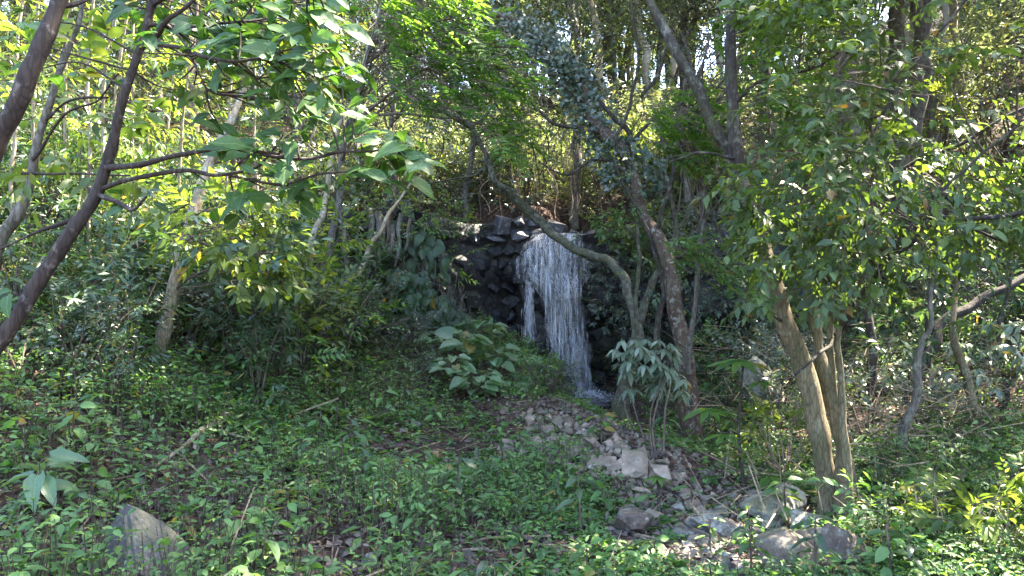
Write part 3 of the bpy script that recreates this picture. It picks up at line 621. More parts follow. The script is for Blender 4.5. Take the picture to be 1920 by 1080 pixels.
t = root('grey_sapling', P(-40, 640, 4.2), 'thin grey sapling trunk between the slanting red-brown trees, sunlit near its top', 'tree'); o = np.array(t.location)
_, gp, _ = wood(t, o, [(-40, 640, 4.2, 30), (0, 460, 4.2, 24), (35, 395, 4.2, 20), (68, 265, 4.2, 15), (104, 165, 4.2, 13), (135, 85, 4.2, 10), (152, 40, 4.2, 8), (165, -60, 4.2, 5)], B_GREY, 'trunk')
for L in ([(85, 225, 4.2, 6), (130, 190, 4.2, 5), (210, 185, 4.1, 4)], [(60, 300, 4.2, 7), (120, 215, 4.1, 5), (190, 190, 4.1, 4), (230, 140, 4, 3)], [(40, 325, 4.2, 6), (150, 325, 4.1, 4), (240, 330, 4.1, 3)], [(100, 170, 4.2, 5), (130, 65, 4.3, 3)]): wood(t, o, L, B_RED, 'limb', 6)
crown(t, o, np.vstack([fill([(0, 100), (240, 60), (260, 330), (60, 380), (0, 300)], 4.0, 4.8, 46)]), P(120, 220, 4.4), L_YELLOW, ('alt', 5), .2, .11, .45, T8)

def dir_leaves_tree(name, label, base, trunk, mat, limbs=(), lim_mat=None, **k):
    t = root(name, base, label, 'tree'); o = np.array(t.location); _, tp, tr = wood(t, o, trunk, mat, 'trunk', k.get('sides', 10), wig=k.get('wig', .012), flare=k.get('flare', 0))
    for L in limbs: wood(t, o, L, lim_mat or mat, 'limb', 7, wig=k.get('wig', .012))
    return t, o, tp

# pale leaning sapling with a backlit leafy top
t, o, tp = dir_leaves_tree('pale_sapling', 'pale smooth leaning sapling with bright leafy sprays halfway up its stem', G(290, 728), [(286, 735, 6.5, 26), (300, 660, 6.5, 25), (318, 570, 6.5, 24), (335, 500, 6.55, 23), (352, 440, 6.6, 22), (372, 370, 6.65, 20), (396, 305, 6.7, 18), (422, 250, 6.75, 15), (440, 212, 6.8, 13), (470, 120, 7.0, 8), (490, 20, 7.1, 5)], B_PALE,
    [[(352, 440, 6.6, 6), (400, 460, 6.5, 5), (450, 475, 6.4, 4), (520, 470, 6.3, 3)], [(362, 400, 6.6, 6), (420, 410, 6.5, 4), (480, 400, 6.4, 3)], [(325, 545, 6.5, 5), (360, 520, 6.4, 4), (400, 500, 6.3, 3)], [(372, 370, 6.65, 5), (320, 400, 6.6, 4), (280, 420, 6.5, 3)]], B_TWIG)
pA = fill([(360, 370), (480, 360), (545, 400), (565, 470), (540, 520), (470, 560), (400, 500), (330, 470), (290, 420)], 5.9, 6.9, 170)
b = Buf()
for p in pA[:40]: twigs_to(b, tp[np.argmin(np.abs(tp[:, 2] - p[2] + .1))], p, .006, .002, .15)
tag(b.obj('twigs', [B_TWIG], t, o), kind='stuff')
crown(t, o, pA[:120], P(430, 440, 6.5), L_YELLOW, ('alt', 7), .22, .105, .42, T8, upz=-.05); crown(t, o, pA[120:], P(430, 440, 6.5), L_SHADE, ('alt', 7), .22, .11, .42, T8, upz=-.05)  # most sprays in the painted backlit colour, the rest in the shaded one

for nm, lb, tr, mt in (
    ('thin_sapling', 'thin pale sapling rising before the ferny ledge west of the rock face', [(528, 705, 8, 14), (548, 610, 8, 13), (575, 500, 8, 13), (594, 410, 8.1, 12), (610, 345, 8.2, 11), (640, 250, 8.3, 9), (662, 185, 8.4, 8), (690, 90, 8.5, 6), (712, 0, 8.6, 4)], B_PALE),
    ('thin_sapling', 'dark crooked sapling close beside the thin pale sapling', [(490, 745, 7.8, 15), (505, 680, 7.8, 14), (520, 610, 7.8, 12), (524, 540, 7.9, 9), (548, 450, 8, 7), (560, 380, 8, 5)], B_DARK),
    ('thin_sapling', 'short brown stump-like stem among the bank shrubs', [(522, 715, 8.4, 20), (535, 660, 8.4, 18), (545, 610, 8.4, 12), (560, 540, 8.4, 6)], B_RUST),
    ('thin_sapling', 'curved bare sapling forking in front of the pale hanging roots', [(648, 560, 10.5, 10), (652, 500, 10.5, 9), (645, 440, 10.6, 8), (640, 400, 10.7, 6)], B_GREY),
    ('thin_sapling', 'slanting bare stem leaning across the hanging roots', [(648, 556, 10.4, 12), (680, 500, 10.5, 10), (705, 440, 10.7, 9), (728, 395, 10.9, 7), (790, 330, 11.2, 5)], B_PALE)):
    t, o, tp = dir_leaves_tree(nm, lb, P(*tr[0][:3]), tr, mt, (), None, wig=.03)
    c = tp[-1]; n = 26; pts = tp[rng.integers(len(tp) // 2, len(tp), n)] + rng.normal(0, .22, (n, 3)); crown(t, o, pts, c, L_SHADE, ('alt', 5), .16, .08, .4, T4)

# --- dark arching lichen-covered tree before the water
t, o, tp = dir_leaves_tree('arching_tree', 'lichen-covered tree whose crooked stem arches across the top of the waterfall', G(1160, 830), [(1160, 838, 9.5, 30.3), (1168, 770, 9.5, 26.0), (1180, 700, 9.5, 23.1), (1188, 640, 9.5, 23.1), (1195, 600, 9.6, 20.2), (1180, 550, 9.8, 17.3), (1160, 515, 10, 16.6), (1135, 493, 10.3, 15.8), (1080, 470, 10.7, 15.8), (1040, 448, 11, 17.3), (1012, 420, 11.1, 18.7), (985, 385, 11.1, 17.3), (955, 358, 11, 15.8), (922, 340, 10.9, 13.0), (908, 310, 10.9, 10.1), (898, 270, 10.8, 8.6), (880, 235, 10.7, 10.8), (840, 216, 10.6, 10.8), (795, 205, 10.5, 9.4), (760, 185, 10.5, 8.6), (738, 160, 10.4, 7.2), (700, 120, 10.3, 3.6)], B_LICHEN,
    [[(1197, 610, 9.6, 17.3), (1212, 570, 9.6, 15.8), (1228, 530, 9.6, 13.0), (1245, 490, 9.6, 10.8), (1265, 430, 9.7, 10.1), (1255, 350, 9.7, 8.6), (1262, 280, 9.7, 7.2), (1285, 220, 9.7, 5.0)], [(1265, 430, 9.7, 7.9), (1300, 385, 9.6, 7.9), (1340, 345, 9.5, 6.5), (1350, 300, 9.5, 4.3)], [(1180, 700, 9.5, 10.1), (1196, 600, 9.4, 8.6), (1198, 500, 9.4, 7.9), (1190, 420, 9.5, 5.8)],
     [(905, 300, 10.9, 4.3), (890, 330, 10.9, 3.6), (850, 345, 10.8, 2.9), (790, 352, 10.7, 2.2)], [(795, 205, 10.5, 5.0), (790, 170, 10.4, 3.6), (770, 140, 10.4, 2.2)], [(880, 235, 10.7, 5.0), (930, 200, 10.5, 3.6), (960, 150, 10.4, 2.2)]], B_LICHEN, wig=.035, flare=.5)
n = 90; pts = tp[rng.integers(len(tp) // 2, len(tp), n)] + rng.normal(0, .08, (n, 3)); crown(t, o, pts, tp[len(tp) // 2], L_IVY, ('whorl', 6), .05, .05, .3, T4, name='epiphytes')

# --- main rusty trunk with climbing ivy above
t, o, HP = dir_leaves_tree('ivy_tree', 'tall rusty-brown trunk standing by the stream, its top wrapped in grey-green ivy', G(1296, 862), [(1298, 872, 8, 38.0), (1296, 800, 8, 33.6), (1286, 700, 8.1, 31.4), (1275, 620, 8.2, 29.2), (1262, 540, 8.3, 26.3), (1248, 480, 8.5, 24.9), (1228, 430, 8.7, 21.9), (1205, 385, 9, 21.9), (1185, 330, 9.3, 20.5), (1165, 285, 9.6, 20.5), (1135, 250, 10, 21.9), (1110, 200, 10.4, 20.5), (1090, 150, 10.7, 17.5), (1050, 100, 11, 16.1), (1010, 70, 11.2, 13.2), (960, 40, 11.4, 10.2), (900, 25, 11.6, 8.8)], B_RUST,
    [[(1165, 285, 9.6, 10.2), (1178, 250, 9.5, 10.2), (1150, 215, 9.5, 9.5), (1125, 185, 9.5, 5.8)], [(1185, 330, 9.3, 8.8), (1150, 260, 9.2, 7.3), (1185, 200, 9.2, 6.5), (1200, 120, 9.2, 6.5), (1190, 40, 9.2, 5.8), (1185, -60, 9.2, 4.4)], [(1110, 200, 10.4, 7.3), (1060, 160, 10.5, 5.8), (1030, 165, 10.5, 3.6)], [(1205, 180, 9.2, 7.3), (1240, 130, 9.2, 6.5), (1250, 60, 9.2, 4.4)], [(1228, 430, 8.7, 9), (1265, 330, 8.6, 8), (1240, 240, 8.6, 7), (1290, 150, 8.6, 6), (1270, 60, 8.6, 5)], [(1185, 330, 9.3, 8), (1120, 300, 9.4, 7), (1060, 330, 9.5, 5), (1000, 300, 9.6, 3)], [(1135, 250, 10, 9), (1040, 230, 10, 7), (980, 180, 10, 5), (900, 170, 10, 3)], [(1165, 285, 9.6, 8), (1240, 210, 9.5, 7), (1300, 220, 9.4, 5), (1360, 160, 9.3, 3)]], B_DARK, wig=.03, flare=.7)
b = Buf()
i0 = int(len(HP) * .62); IVT, IVO = t, o
k = rng.integers(i0, len(HP), 1700); ip = HP[k] + rng.normal(0, 1, (1700, 3)) * np.array([.16, .13, .2]); ip[:, 2] -= np.abs(rng.normal(0, .12, 1700))
ip2 = fill([(1120, 260), (1180, 250), (1240, 290), (1250, 345), (1200, 370), (1130, 350)], 9.2, 9.8, 500); ip3 = fill([(960, 30), (1010, 50), (1090, 110), (1115, 210), (1060, 170), (1000, 100)], 10.4, 11.2, 500, .6)
ip = np.vstack([ip, ip2, ip3]); n = len(ip)
leaves(b, ip, rng.normal(size=(n, 3)) * [1, .6, .5] + [0, -.2, -.55], nrm(np.tile([.15, -.9, .65], (n, 1)) + rng.normal(0, .45, (n, 3))), rng.uniform(.055, .11, n), rng.uniform(.045, .085, n), T4)
iv = b.obj('climbing_ivy', [L_IVY], None, HP[i0]); tag(iv, 'grey-green ivy wrapping the upper trunk above the waterfall', 'ivy', kind='stuff')

# --- the multi-stemmed tree
JT = root('multistem_tree', G(1578, 975), 'pale mossy tree of several stems from one base beside the lichen boulders', 'tree'); JO = np.array(JT.location)
jst = [
    [(1562, 985, 5.2, 32.7), (1548, 860, 5.2, 31.1), (1528, 770, 5.25, 35.2), (1503, 680, 5.3, 36.8), (1472, 600, 5.3, 32.7), (1441, 490, 5.4, 29.5), (1412, 400, 5.5, 28.6), (1380, 322, 5.6, 26.2), (1376, 300, 5.6, 21.3)],
    [(1600, 985, 5.34, 26.2), (1592, 880, 5.34, 22.1), (1573, 800, 5.36, 20.5), (1553, 740, 5.38, 23.7), (1539, 680, 5.42, 24.6), (1531, 600, 5.46, 22.1), (1522, 500, 5.55, 19.6), (1520, 440, 5.6, 16.4), (1540, 300, 5.7, 12.3), (1570, 150, 5.8, 8.2)],
    [(1582, 985, 5.12, 24.6), (1580, 880, 5.1, 20.5), (1574, 800, 5.1, 16.4), (1560, 710, 5.08, 14.0), (1554, 620, 5.05, 13.1), (1560, 540, 5.0, 11.4), (1600, 430, 4.9, 9.0), (1650, 300, 4.8, 6.5)],
    [(1590, 980, 5.02, 21.3), (1588, 880, 5.0, 18.0), (1581, 800, 5.0, 14.0), (1573, 690, 5, 11.4), (1570, 610, 4.95, 10.6), (1590, 560, 4.9, 9.0), (1620, 500, 4.8, 7.3), (1700, 420, 4.6, 5.8)]]
JP = []
for k, L in enumerate(jst):
    _, pp, _ = wood(JT, JO, L, B_MULTI if k else B_MULTI, 'stem', 14, 8, .016, .12, .5); JP.append(pp)
wood(JT, JO, [(1384, 335, 5.6, 26), (1360, 275, 5.65, 23), (1320, 200, 5.7, 21), (1282, 122, 5.8, 19), (1247, 60, 5.9, 18), (1215, 0, 6, 16), (1170, -100, 6.2, 16), (1120, -250, 6.4, 8)], B_DARK, 'stem', 12)
_, pp, _ = wood(JT, JO, [(1382, 330, 5.6, 27), (1375, 250, 5.6, 24), (1373, 130, 5.6, 21), (1370, 0, 5.6, 19), (1368, -150, 5.6, 18), (1375, -300, 5.6, 10)], B_DARK, 'stem', 12); JP.append(pp)
for L in ([(1570, 610, 4.95, 12), (1640, 495, 4.6, 10), (1720, 412, 4.4, 9), (1800, 402, 4.3, 9), (1920, 390, 4.2, 9), (2080, 380, 4.1, 9)], [(1640, 495, 4.6, 8), (1720, 440, 4.4, 7), (1790, 330, 4.3, 6), (1920, 240, 4.2, 5)], [(1530, 560, 5.5, 10), (1600, 450, 5.2, 8), (1700, 330, 5, 7), (1830, 255, 4.8, 6), (1960, 200, 4.7, 6)], [(1700, 420, 4.5, 7), (1790, 410, 4.3, 6), (1860, 440, 4.3, 5), (1930, 470, 4.2, 4)],
          [(1520, 440, 5.6, 9), (1600, 300, 5.3, 7), (1660, 200, 5.2, 6), (1760, 60, 5, 5), (1850, -50, 4.8, 4)], [(1374, 200, 5.6, 8), (1440, 150, 5.4, 6), (1540, 110, 5.2, 5), (1640, 30, 5, 4)], [(1472, 600, 5.3, 7), (1440, 590, 5.1, 5), (1400, 600, 5, 4)], [(1560, 630, 5.05, 8), (1530, 660, 4.9, 6), (1490, 700, 4.8, 5)], [(1380, 300, 5.6, 7), (1330, 290, 5.5, 5), (1260, 300, 5.4, 3)]):
    _, pp, _ = wood(JT, JO, L, B_DARK, 'limb', 7, wig=.03); JP.append(pp)
JALL = np.concatenate(JP)
jpoly = [(1400, -60), (2050, -60), (2050, 400), (1900, 440), (1790, 470), (1700, 490), (1640, 530), (1560, 550), (1480, 550), (1400, 570), (1390, 530), (1440, 500), (1400, 430), (1390, 330), (1420, 250), (1400, 120)]
jp = fill(jpoly, 4.0, 6.2, 1700, .78)
b = Buf()
for p in jp[:150]:
    k = np.argmin(np.linalg.norm(JALL - p, axis=1)); twigs_to(b, JALL[k], p, .007, .002, .1, 4)
tag(b.obj('twigs', [B_TWIG], JT, JO), kind='stuff')
jp = np.vstack([jp, fill([(1370, 300), (1460, 320), (1490, 480), (1440, 500), (1390, 420)], 4.6, 5.2, 70)]); near = np.argsort(jp[:, 1]); cen = np.array([2.6, 5.2, 3.0])
jp = jp[unshaft(jp, 1, .1)]; near = np.argsort(jp[:, 1]); nl = 0
for idx in near[:62]:
    p = jp[idx]; dd = outward(p[None], cen, 1, -.1, .6)[0]; side = nrm(np.cross(dd, [0, 0, 1]))
    for q in range(5):
        if nl >= 296: break
        ld = dd * .7 + side * (1 if q % 2 else -1) * .7 + rng.normal(0, .3, 3) + [0, 0, -.2]
        leaf_obj(JT, p + dd * .05 * q - JO, ld, np.array([0, -.25, 1.]) + rng.normal(0, .35, 3), rng.uniform(.052, .098), 'right'); nl += 1
crown(JT, JO, jp[near[62:]], cen, L_RIGHT, ('alt', 7), .22, .074, .5, T4, upz=-.1, droop=.15)

# --- feathery bright trees
def feather(label, trunk, polys, d0, d1, n, limbs, mat=L_BRIGHT, size=.34, leaf=.085, base=None):
    t, o, tp = dir_leaves_tree('feathery_tree', label, base if base is not None else P(*trunk[0][:3]), trunk, B_GREY, limbs, B_TWIG, wig=.02)
    pts = np.vstack([fill(p, d0, d1, k) for p, k in zip(polys, n)]); c = tp[len(tp) // 2]
    b = Buf()
    for p in pts[::5]: twigs_to(b, tp[rng.integers(len(tp) // 3, len(tp))], p, .008, .002, .1)
    tag(b.obj('twigs', [B_TWIG], t, o), kind='stuff')
    N = len(pts); b = Buf(); dd = np.tile([.75, -.35, -.12], (N, 1)) + rng.normal(0, .35, (N, 3)); v = np.clip(rng.normal(.55, .25, N), 0, .9)
    sprays(b, pts, dd, upish(N, .25), rng.uniform(.7, 1.25, N) * size, ('pinn', 7), rng.uniform(.8, 1.2, N) * leaf, .34, T4, var=v, jitter=.16)
    tag(b.obj('crown', [mat, B_TWIG], t, o), kind='stuff'); return t
feather('thin tree with bright green feathery fronds hanging before the upper slope', [(600, 560, 8.6, 14), (630, 380, 8.6, 13), (655, 240, 8.5, 12), (685, 120, 8.4, 10), (712, 20, 8.3, 8), (740, -80, 8.2, 6)],
        [[(690, -30), (840, -30), (905, 50), (990, 105), (980, 150), (935, 200), (860, 190), (800, 150), (720, 130), (690, 50)], [(880, 232), (945, 225), (985, 262), (930, 285)], [(700, 150), (860, 190), (850, 215), (760, 190)]], 7.2, 8.4, [270, 36, 26],
        [[(655, 240, 8.5, 7), (740, 170, 8.1, 6), (820, 120, 7.8, 5), (930, 130, 7.5, 3)], [(685, 120, 8.4, 6), (760, 60, 8, 5), (860, 30, 7.6, 3)], [(660, 220, 8.5, 6), (760, 215, 8, 5), (860, 225, 7.8, 4), (930, 240, 7.7, 3)], [(640, 300, 8.5, 6), (700, 220, 8.3, 5), (780, 160, 8.1, 3)]])
feather('young tree with fresh green feathery sprays beside the forked pale stem', [(1290, 700, 7.6, 10), (1310, 500, 7.3, 9), (1318, 330, 7.1, 8), (1300, 200, 7, 6), (1330, 60, 6.9, 4)],
        [[(1190, 180), (1300, 160), (1345, 215), (1340, 290), (1260, 300), (1190, 250)], [(1320, 10), (1440, 10), (1440, 130), (1370, 150), (1310, 70)], [(1400, 150), (1520, 120), (1530, 260), (1420, 280)], [(1225, 445), (1310, 430), (1330, 475), (1250, 500)], [(1270, 500), (1370, 470), (1380, 520), (1300, 530)]], 6.4, 7.4, [90, 60, 60, 24, 14],
        [[(1318, 330, 7.1, 5), (1270, 250, 6.9, 4), (1210, 210, 6.8, 3)], [(1305, 220, 7, 5), (1380, 120, 6.8, 4), (1430, 60, 6.7, 3)], [(1312, 480, 7.3, 5), (1280, 465, 7.1, 3)]], size=.27, leaf=.075)

def fine_tree(label, trunk, poly, d0, d1, n, mat, leaf, clump=.8):
    t, o, tp = dir_leaves_tree('fine_leaf_tree', label, P(*trunk[0][:3]), trunk, B_GREY, wig=.05); q = fill(poly, d0, d1, n, clump); b = Buf()
    for p in q[::9]: twigs_to(b, tp[rng.integers(len(tp) // 3, len(tp))], p, .014, .003, .1)
    tag(b.obj('twigs', [B_DARK], t, o), kind='stuff'); crown(t, o, q, q.mean(0) + [0, .5, -.5], mat, ('alt', 9), .34, leaf, .36, T2, droop=.2)
fine_tree('straight grey trunk on the hill with fine leaves overhanging the waterfall', [(1078, 430, 15.5, 20), (1080, 250, 15.5, 18), (1076, 100, 15.5, 16), (1073, -60, 15.5, 12)], [(950, -40), (1210, -40), (1200, 60), (1120, 95), (1040, 90), (960, 50)], 12.5, 15, 280, L_FAR, .085)
fine_tree('grey-green fine-leaved tree behind the bright feathery fronds', [(740, 400, 14, 14), (735, 260, 14, 12), (745, 120, 14, 10), (750, -20, 14, 6)], [(555, 30), (760, 30), (960, 190), (900, 260), (760, 270), (570, 270)], 11, 15, 520, L_IVY, .085)
fine_tree('open fine-leaved tree behind the forked pale stem', [(1290, 380, 13.5, 14), (1280, 200, 13.5, 12), (1300, 40, 13.5, 9), (1310, -60, 13.5, 6)], [(1170, -40), (1420, -40), (1400, 200), (1300, 190), (1220, 120)], 10.5, 14, 330, L_FAR, .08)
fine_tree('fine-leaved tree leaning over the dry ground above the waterfall', [(870, 420, 14.5, 12), (880, 280, 14.5, 11), (900, 150, 14.5, 9), (930, 20, 14.5, 6)], [(860, 60), (1110, 90), (1180, 200), (1100, 300), (960, 290), (880, 200)], 12.8, 16, 380, L_FAR, .08, .7)
# --- other stems of the east side
for nm, lb, tr, mt in (
    ('crooked_sapling', 'crooked grey sapling east of the multi-stemmed tree', [(1676, 950, 6, 19), (1690, 880, 6, 17), (1704, 800, 6, 16), (1720, 745, 6, 15), (1716, 690, 6, 14), (1722, 640, 6, 11), (1750, 610, 6, 9), (1760, 500, 6, 7), (1770, 380, 6, 5)], B_GREY),
    ('mossy_sapling', 'straight sapling with a mossy yellowish foot by the sunlit litter', [(1858, 900, 6.5, 22), (1846, 840, 6.5, 19), (1832, 770, 6.5, 18), (1820, 700, 6.6, 16), (1800, 640, 6.6, 14), (1790, 560, 6.7, 10), (1800, 440, 6.8, 6)], B_MULTI),
    ('dark_sapling', 'small dark upright trunk behind the multi-stemmed tree', [(1638, 830, 8, 20), (1640, 740, 8, 19), (1643, 650, 8, 17), (1636, 560, 8, 14), (1640, 430, 8, 10), (1660, 300, 8, 6)], B_DARK),
    ('thin_vine_tree', 'thin dark stem hanging beside the rusty trunk', [(1240, 830, 8.6, 16), (1235, 720, 8.6, 14), (1232, 620, 8.6, 12), (1240, 520, 8.6, 9), (1200, 400, 8.7, 7), (1150, 300, 8.8, 5)], B_DARK),
    ('dark_sapling', 'slim dark sapling at the far east beside the silvery shrub', [(1890, 830, 7, 14), (1880, 760, 7, 13), (1878, 660, 7, 10), (1890, 520, 7, 6)], B_DARK)):
    bp = G(tr[0][0], tr[0][1] - 8)
    t, o, tp = dir_leaves_tree(nm, lb, P(*tr[0][:3]), tr, mt, (), None, wig=.03, flare=.4)
    n = 40; pts = tp[rng.integers(int(len(tp) * .6), len(tp), n)] + rng.normal(0, .3, (n, 3)); crown(t, o, pts, tp[-1], L_SHADE, ('alt', 7), .2, .075, .4, T4)
t = root('fallen_tree', P(1622, 752, 7.4), 'dead dark trunk propped at a slant, broken at its lower bend', 'fallen tree'); o = np.array(t.location)
wood(t, o, [(1612, 755, 7.4, 24), (1650, 742, 7.4, 26), (1690, 735, 7.4, 27), (1718, 690, 7.4, 24), (1735, 655, 7.4, 21), (1790, 600, 7.5, 18), (1870, 550, 7.6, 15), (1950, 500, 7.7, 12)], B_LOG, 'trunk', 10, wig=.03)
wood(t, o, [(1690, 737, 7.38, 20), (1694, 752, 7.36, 16), (1698, 762, 7.34, 8)], B_LOG, 'limb', 8)
wood(t, o, [(1735, 655, 7.4, 9), (1742, 600, 7.4, 7), (1765, 560, 7.4, 4)], B_LOG, 'limb', 6)

# ================================================================== CANOPY (tall trees whose crowns shade the clearing)
def where_tall(x, y):
    return 'on the slope above the silvery shrubs' if x > 5 and y < 15 else 'on the wooded hill east of the waterfall' if x > 2 else 'on the hill above the waterfall lip' if x > -3 else 'on the steep ferny bank west of the waterfall'
ctrees = [(7.2, 9.4, 7.8, 2.6), (9.6, 11.5, 8.6, 3.0), (6.8, 12.8, 9.4, 2.5), (11.5, 8.4, 9.5, 3.0), (9.0, 6.2, 8.2, 2.8), (5.4, 11.5, 8.3, 2.3), (8.6, 15.8, 10.8, 3.0), (12.5, 14, 11, 3.2), (6.9, 6.6, 6.8, 1.9), (7.6, 3.4, 7.4, 2.6), (3.6, 15.8, 9.8, 2.2), (-6.8, 8.2, 8.2, 2.4), (-8.4, 12, 9.5, 2.8), (10.5, 3.5, 9.5, 3.0), (6.2, 18.0, 12, 2.8)]
CT, CTO = [], []
adj = ['stout', 'lean', 'mottled', 'mossy', 'slightly bowed']
for i, (x, y, zc, r) in enumerate(ctrees):
    zb = H1(x, y); t = root('canopy_tree', (x, y, zb), f'{adj[i % 5]} tall tree with high crown {where_tall(x, y)}', 'tree', 'tall trees shading the clearing'); o = np.array(t.location); CT.append(t); CTO.append(o)
    pts, rad = resample([np.array([x, y, zb - .2]), np.array([x + rng.normal(0, .25), y + rng.normal(0, .2), zb + (zc - zb) * .5]), np.array([x + rng.normal(0, .4), y, zc]), np.array([x + rng.normal(0, .6), y, zc + r * .6])], [.17, .13, .09, .03], 8, .05)
    b = Buf(); tube(b, pts, rad, 10, rough=.08); b.obj('trunk', [[B_GREY, B_DARK, B_LICHEN][i % 3]], t, o, smooth=True)
    n = int(300 * r); q = rand_dirs(n) * (rng.random((n, 1)) ** .4) * [r * 1.15, r * 1.15, r * .55]; q = q[fbm(q + i * 9, 1.3, 3) > -.55] + [x, y, zc]; q = q[unshaft(q)]
    b = Buf()
    for p in q[::28]: twigs_to(b, pts[rng.integers(len(pts) // 2, len(pts))], p, .035, .006, .1)
    b.obj('limbs', [B_GREY], t, o)
    crown(t, o, q, np.array([x, y, zc - 1]), L_CANOPY, ('alt', 7), .45, .15, .45, T2)

for rt_, oo, c, r in ((JT, JO, (2.4, 6.8, 7.6), 2.7), (JT, JO, (.6, 6.6, 7.9), 2.0), (IVT, IVO, (1.9, 9.6, 8.6), 2.6), (JT, JO, (4.4, 9.0, 8.0), 2.3), (IVT, IVO, (-.2, 10, 8.8), 2.0), (CT[5], CTO[5], (4.0, 12.4, 9.4), 2.7), (CT[2], CTO[2], (6.4, 14.5, 10.2), 2.4), (CT[0], CTO[0], (5.4, 8.4, 7.4), 1.9)):  # extra crowns added above the view to keep the clearing shaded
    n = int(330 * r); q = rand_dirs(n) * (rng.random((n, 1)) ** .4) * [r * 1.1, r * 1.1, r * .5]; q = q[fbm(q + c[0] * 3, 1.3, 3) > -.5] + c; q = q[unshaft(q)]
    crown(rt_, oo, q, np.array(c) - [0, 0, 1], L_CANOPY, ('alt', 7), .42, .14, .45, T2)
cl = {}
gx = rng.uniform(-5.2, 2.4, 5200); gy = rng.uniform(2.8, 12.0, 5200); gz = rng.uniform(7.6, 9.6, 5200); tt_ = gz / TO_SUN[2]  # sprays added out of view, sunward of the clearing, to block its sun
cq = np.stack([gx + TO_SUN[0] * tt_, gy + TO_SUN[1] * tt_, gz], 1); cq = cq[(fbm(cq * [1, 1, .3], 1.6, 3) > -.12) & (cq[:, 2] > CAMZ + .415 * cq[:, 1] + .7)]; cq = cq[unshaft(cq)]
cc = np.array([[c[0], c[1]] for c in ctrees]); own = np.argmin(((cq[:, None, :2] - cc[None]) ** 2).sum(2), 1)
for i in set(own.tolist()):
    q = cq[own == i]; top = CTO[i] + np.array([0, 0, ctrees[i][2] - CTO[i][2]]); b = Buf()
    for p in q[::40]: twigs_to(b, top + rng.normal(0, .1, 3) - [0, 0, rng.uniform(.2, 1.5)], p, .035, .006, .08)
    if len(q) > 40 and i != 8: b.obj('limbs', [B_GREY], CT[i], CTO[i])
    crown(CT[i], CTO[i], q, np.array([ctrees[i][0], ctrees[i][1], 7.0]), L_CANOPY, ('alt', 7), .42, .14, .45, T2)
# ================================================================== FOREST BEHIND
def bg_tree(k, h, r, mat, bark, leaf=.15, n=560, low=.35, kind=('alt', 7)):
    t = root('forest_tree', (0, 0, 0), 'x', 'tree', 'forest trees on the hill'); pts, rad = resample([np.array([0, 0, -.3]), rng.normal(0, .25, 3) * [1, 1, 0] + [0, 0, h * .4], rng.normal(0, .4, 3) * [1, 1, 0] + [0, 0, h * .75], np.array([rng.normal(0, .5), 0, h])], [.02 + h * .011, h * .010, h * .006, .015], 7, .06)
    b = Buf(); tube(b, pts, rad, 8, rough=.06); b.obj('trunk', [bark], t, smooth=True)
    q = []
    for c in range(9):
        tt = rng.uniform(low, 1); cc = pts[int(tt * (len(pts) - 1))] + rng.normal(0, r * .55, 3) * [1, 1, .3]; m = n // 9; q.append(cc + rand_dirs(m) * rng.random((m, 1)) ** .45 * [r * .55, r * .55, r * .36])
    q = np.vstack(q); b = Buf()
    for p in q[::36]: twigs_to(b, pts[rng.integers(int(len(pts) * .3), len(pts))], p, .025, .006, .1, 4)
    b.obj('limbs', [bark], t)
    crown(t, np.zeros(3), q, np.array([0, 0, h * .6]), mat, kind, .4, leaf, .42, T2); return t
V_T = [bg_tree(0, 9, 2.2, L_FAR, B_GREY), bg_tree(1, 11, 2.4, L_CANOPY, B_PALE), bg_tree(2, 8, 1.9, L_IVY, B_GREY, .12), bg_tree(3, 12, 2.3, L_FAR, B_LICHEN, .16, 540, .3), bg_tree(4, 7, 1.7, L_CANOPY, B_DARK, .12, 600, .2), bg_tree(5, 10, 2.0, L_SHADE, B_PALE, .13, 500, .45)]
def bg_where(x, y):
    a = 'low' if y < 20 else 'high' if y > 28 else 'midway'
    s = 'west of the ivy-wrapped trunk' if x / y < -.25 else 'behind the bright feathery fronds' if x / y < -.02 else 'straight above the waterfall' if x / y < .2 else 'behind the forked pale stem' if x / y < .4 else 'behind the glossy-leaved crown'
    return f'{a} on the hill {s}'
def sunlane(x, y):
    g = H1(x, y)
    for a, r in ((((4.0, 8.0, .4), 2.2), ((5.0, 7.5, .5), 2.0), ((2.3, 5.1, 1), 1.6)) + (((.5, 15.5, 3.3), 2.6), ((-1.5, 15, 3.4), 2.2), ((2.2, 17, 4), 2.0), ((-5, 11, 4.5), 2.0), ((-3.5, 17, 4.5), 2.0), ((4, 21, 6), 1.5))):
        for zz in (4.5, 8.5):
            v = np.array([x, y, g + zz]) - np.array(a); t_ = v @ TO_SUN
            if t_ > 0 and np.linalg.norm(v - t_ * TO_SUN) < r: return True
    return False
used = [0] * 6; nm = ['yellow-green tree with grey trunk', 'green open-crowned tree with pale trunk', 'grey-green small-leaved tree', 'tall lichen-barked tree with sunlit leaves', 'short bushy dark-barked tree', 'slim pale-barked tree with dark leaves']
cells = [(x, y) for y in np.arange(16.5, 44, 2.6) for x in np.arange(-y * .82, y * .82, 2.8)]
cells += [(f * y, y) for f, y in ((.02, 27), (.05, 31), (.08, 35), (.11, 29), (.14, 33), (.17, 27), (.2, 36), (.23, 30), (.06, 40), (.15, 40), (.27, 34), (-.03, 34), (-.08, 29), (.0, 24), (.09, 24))]
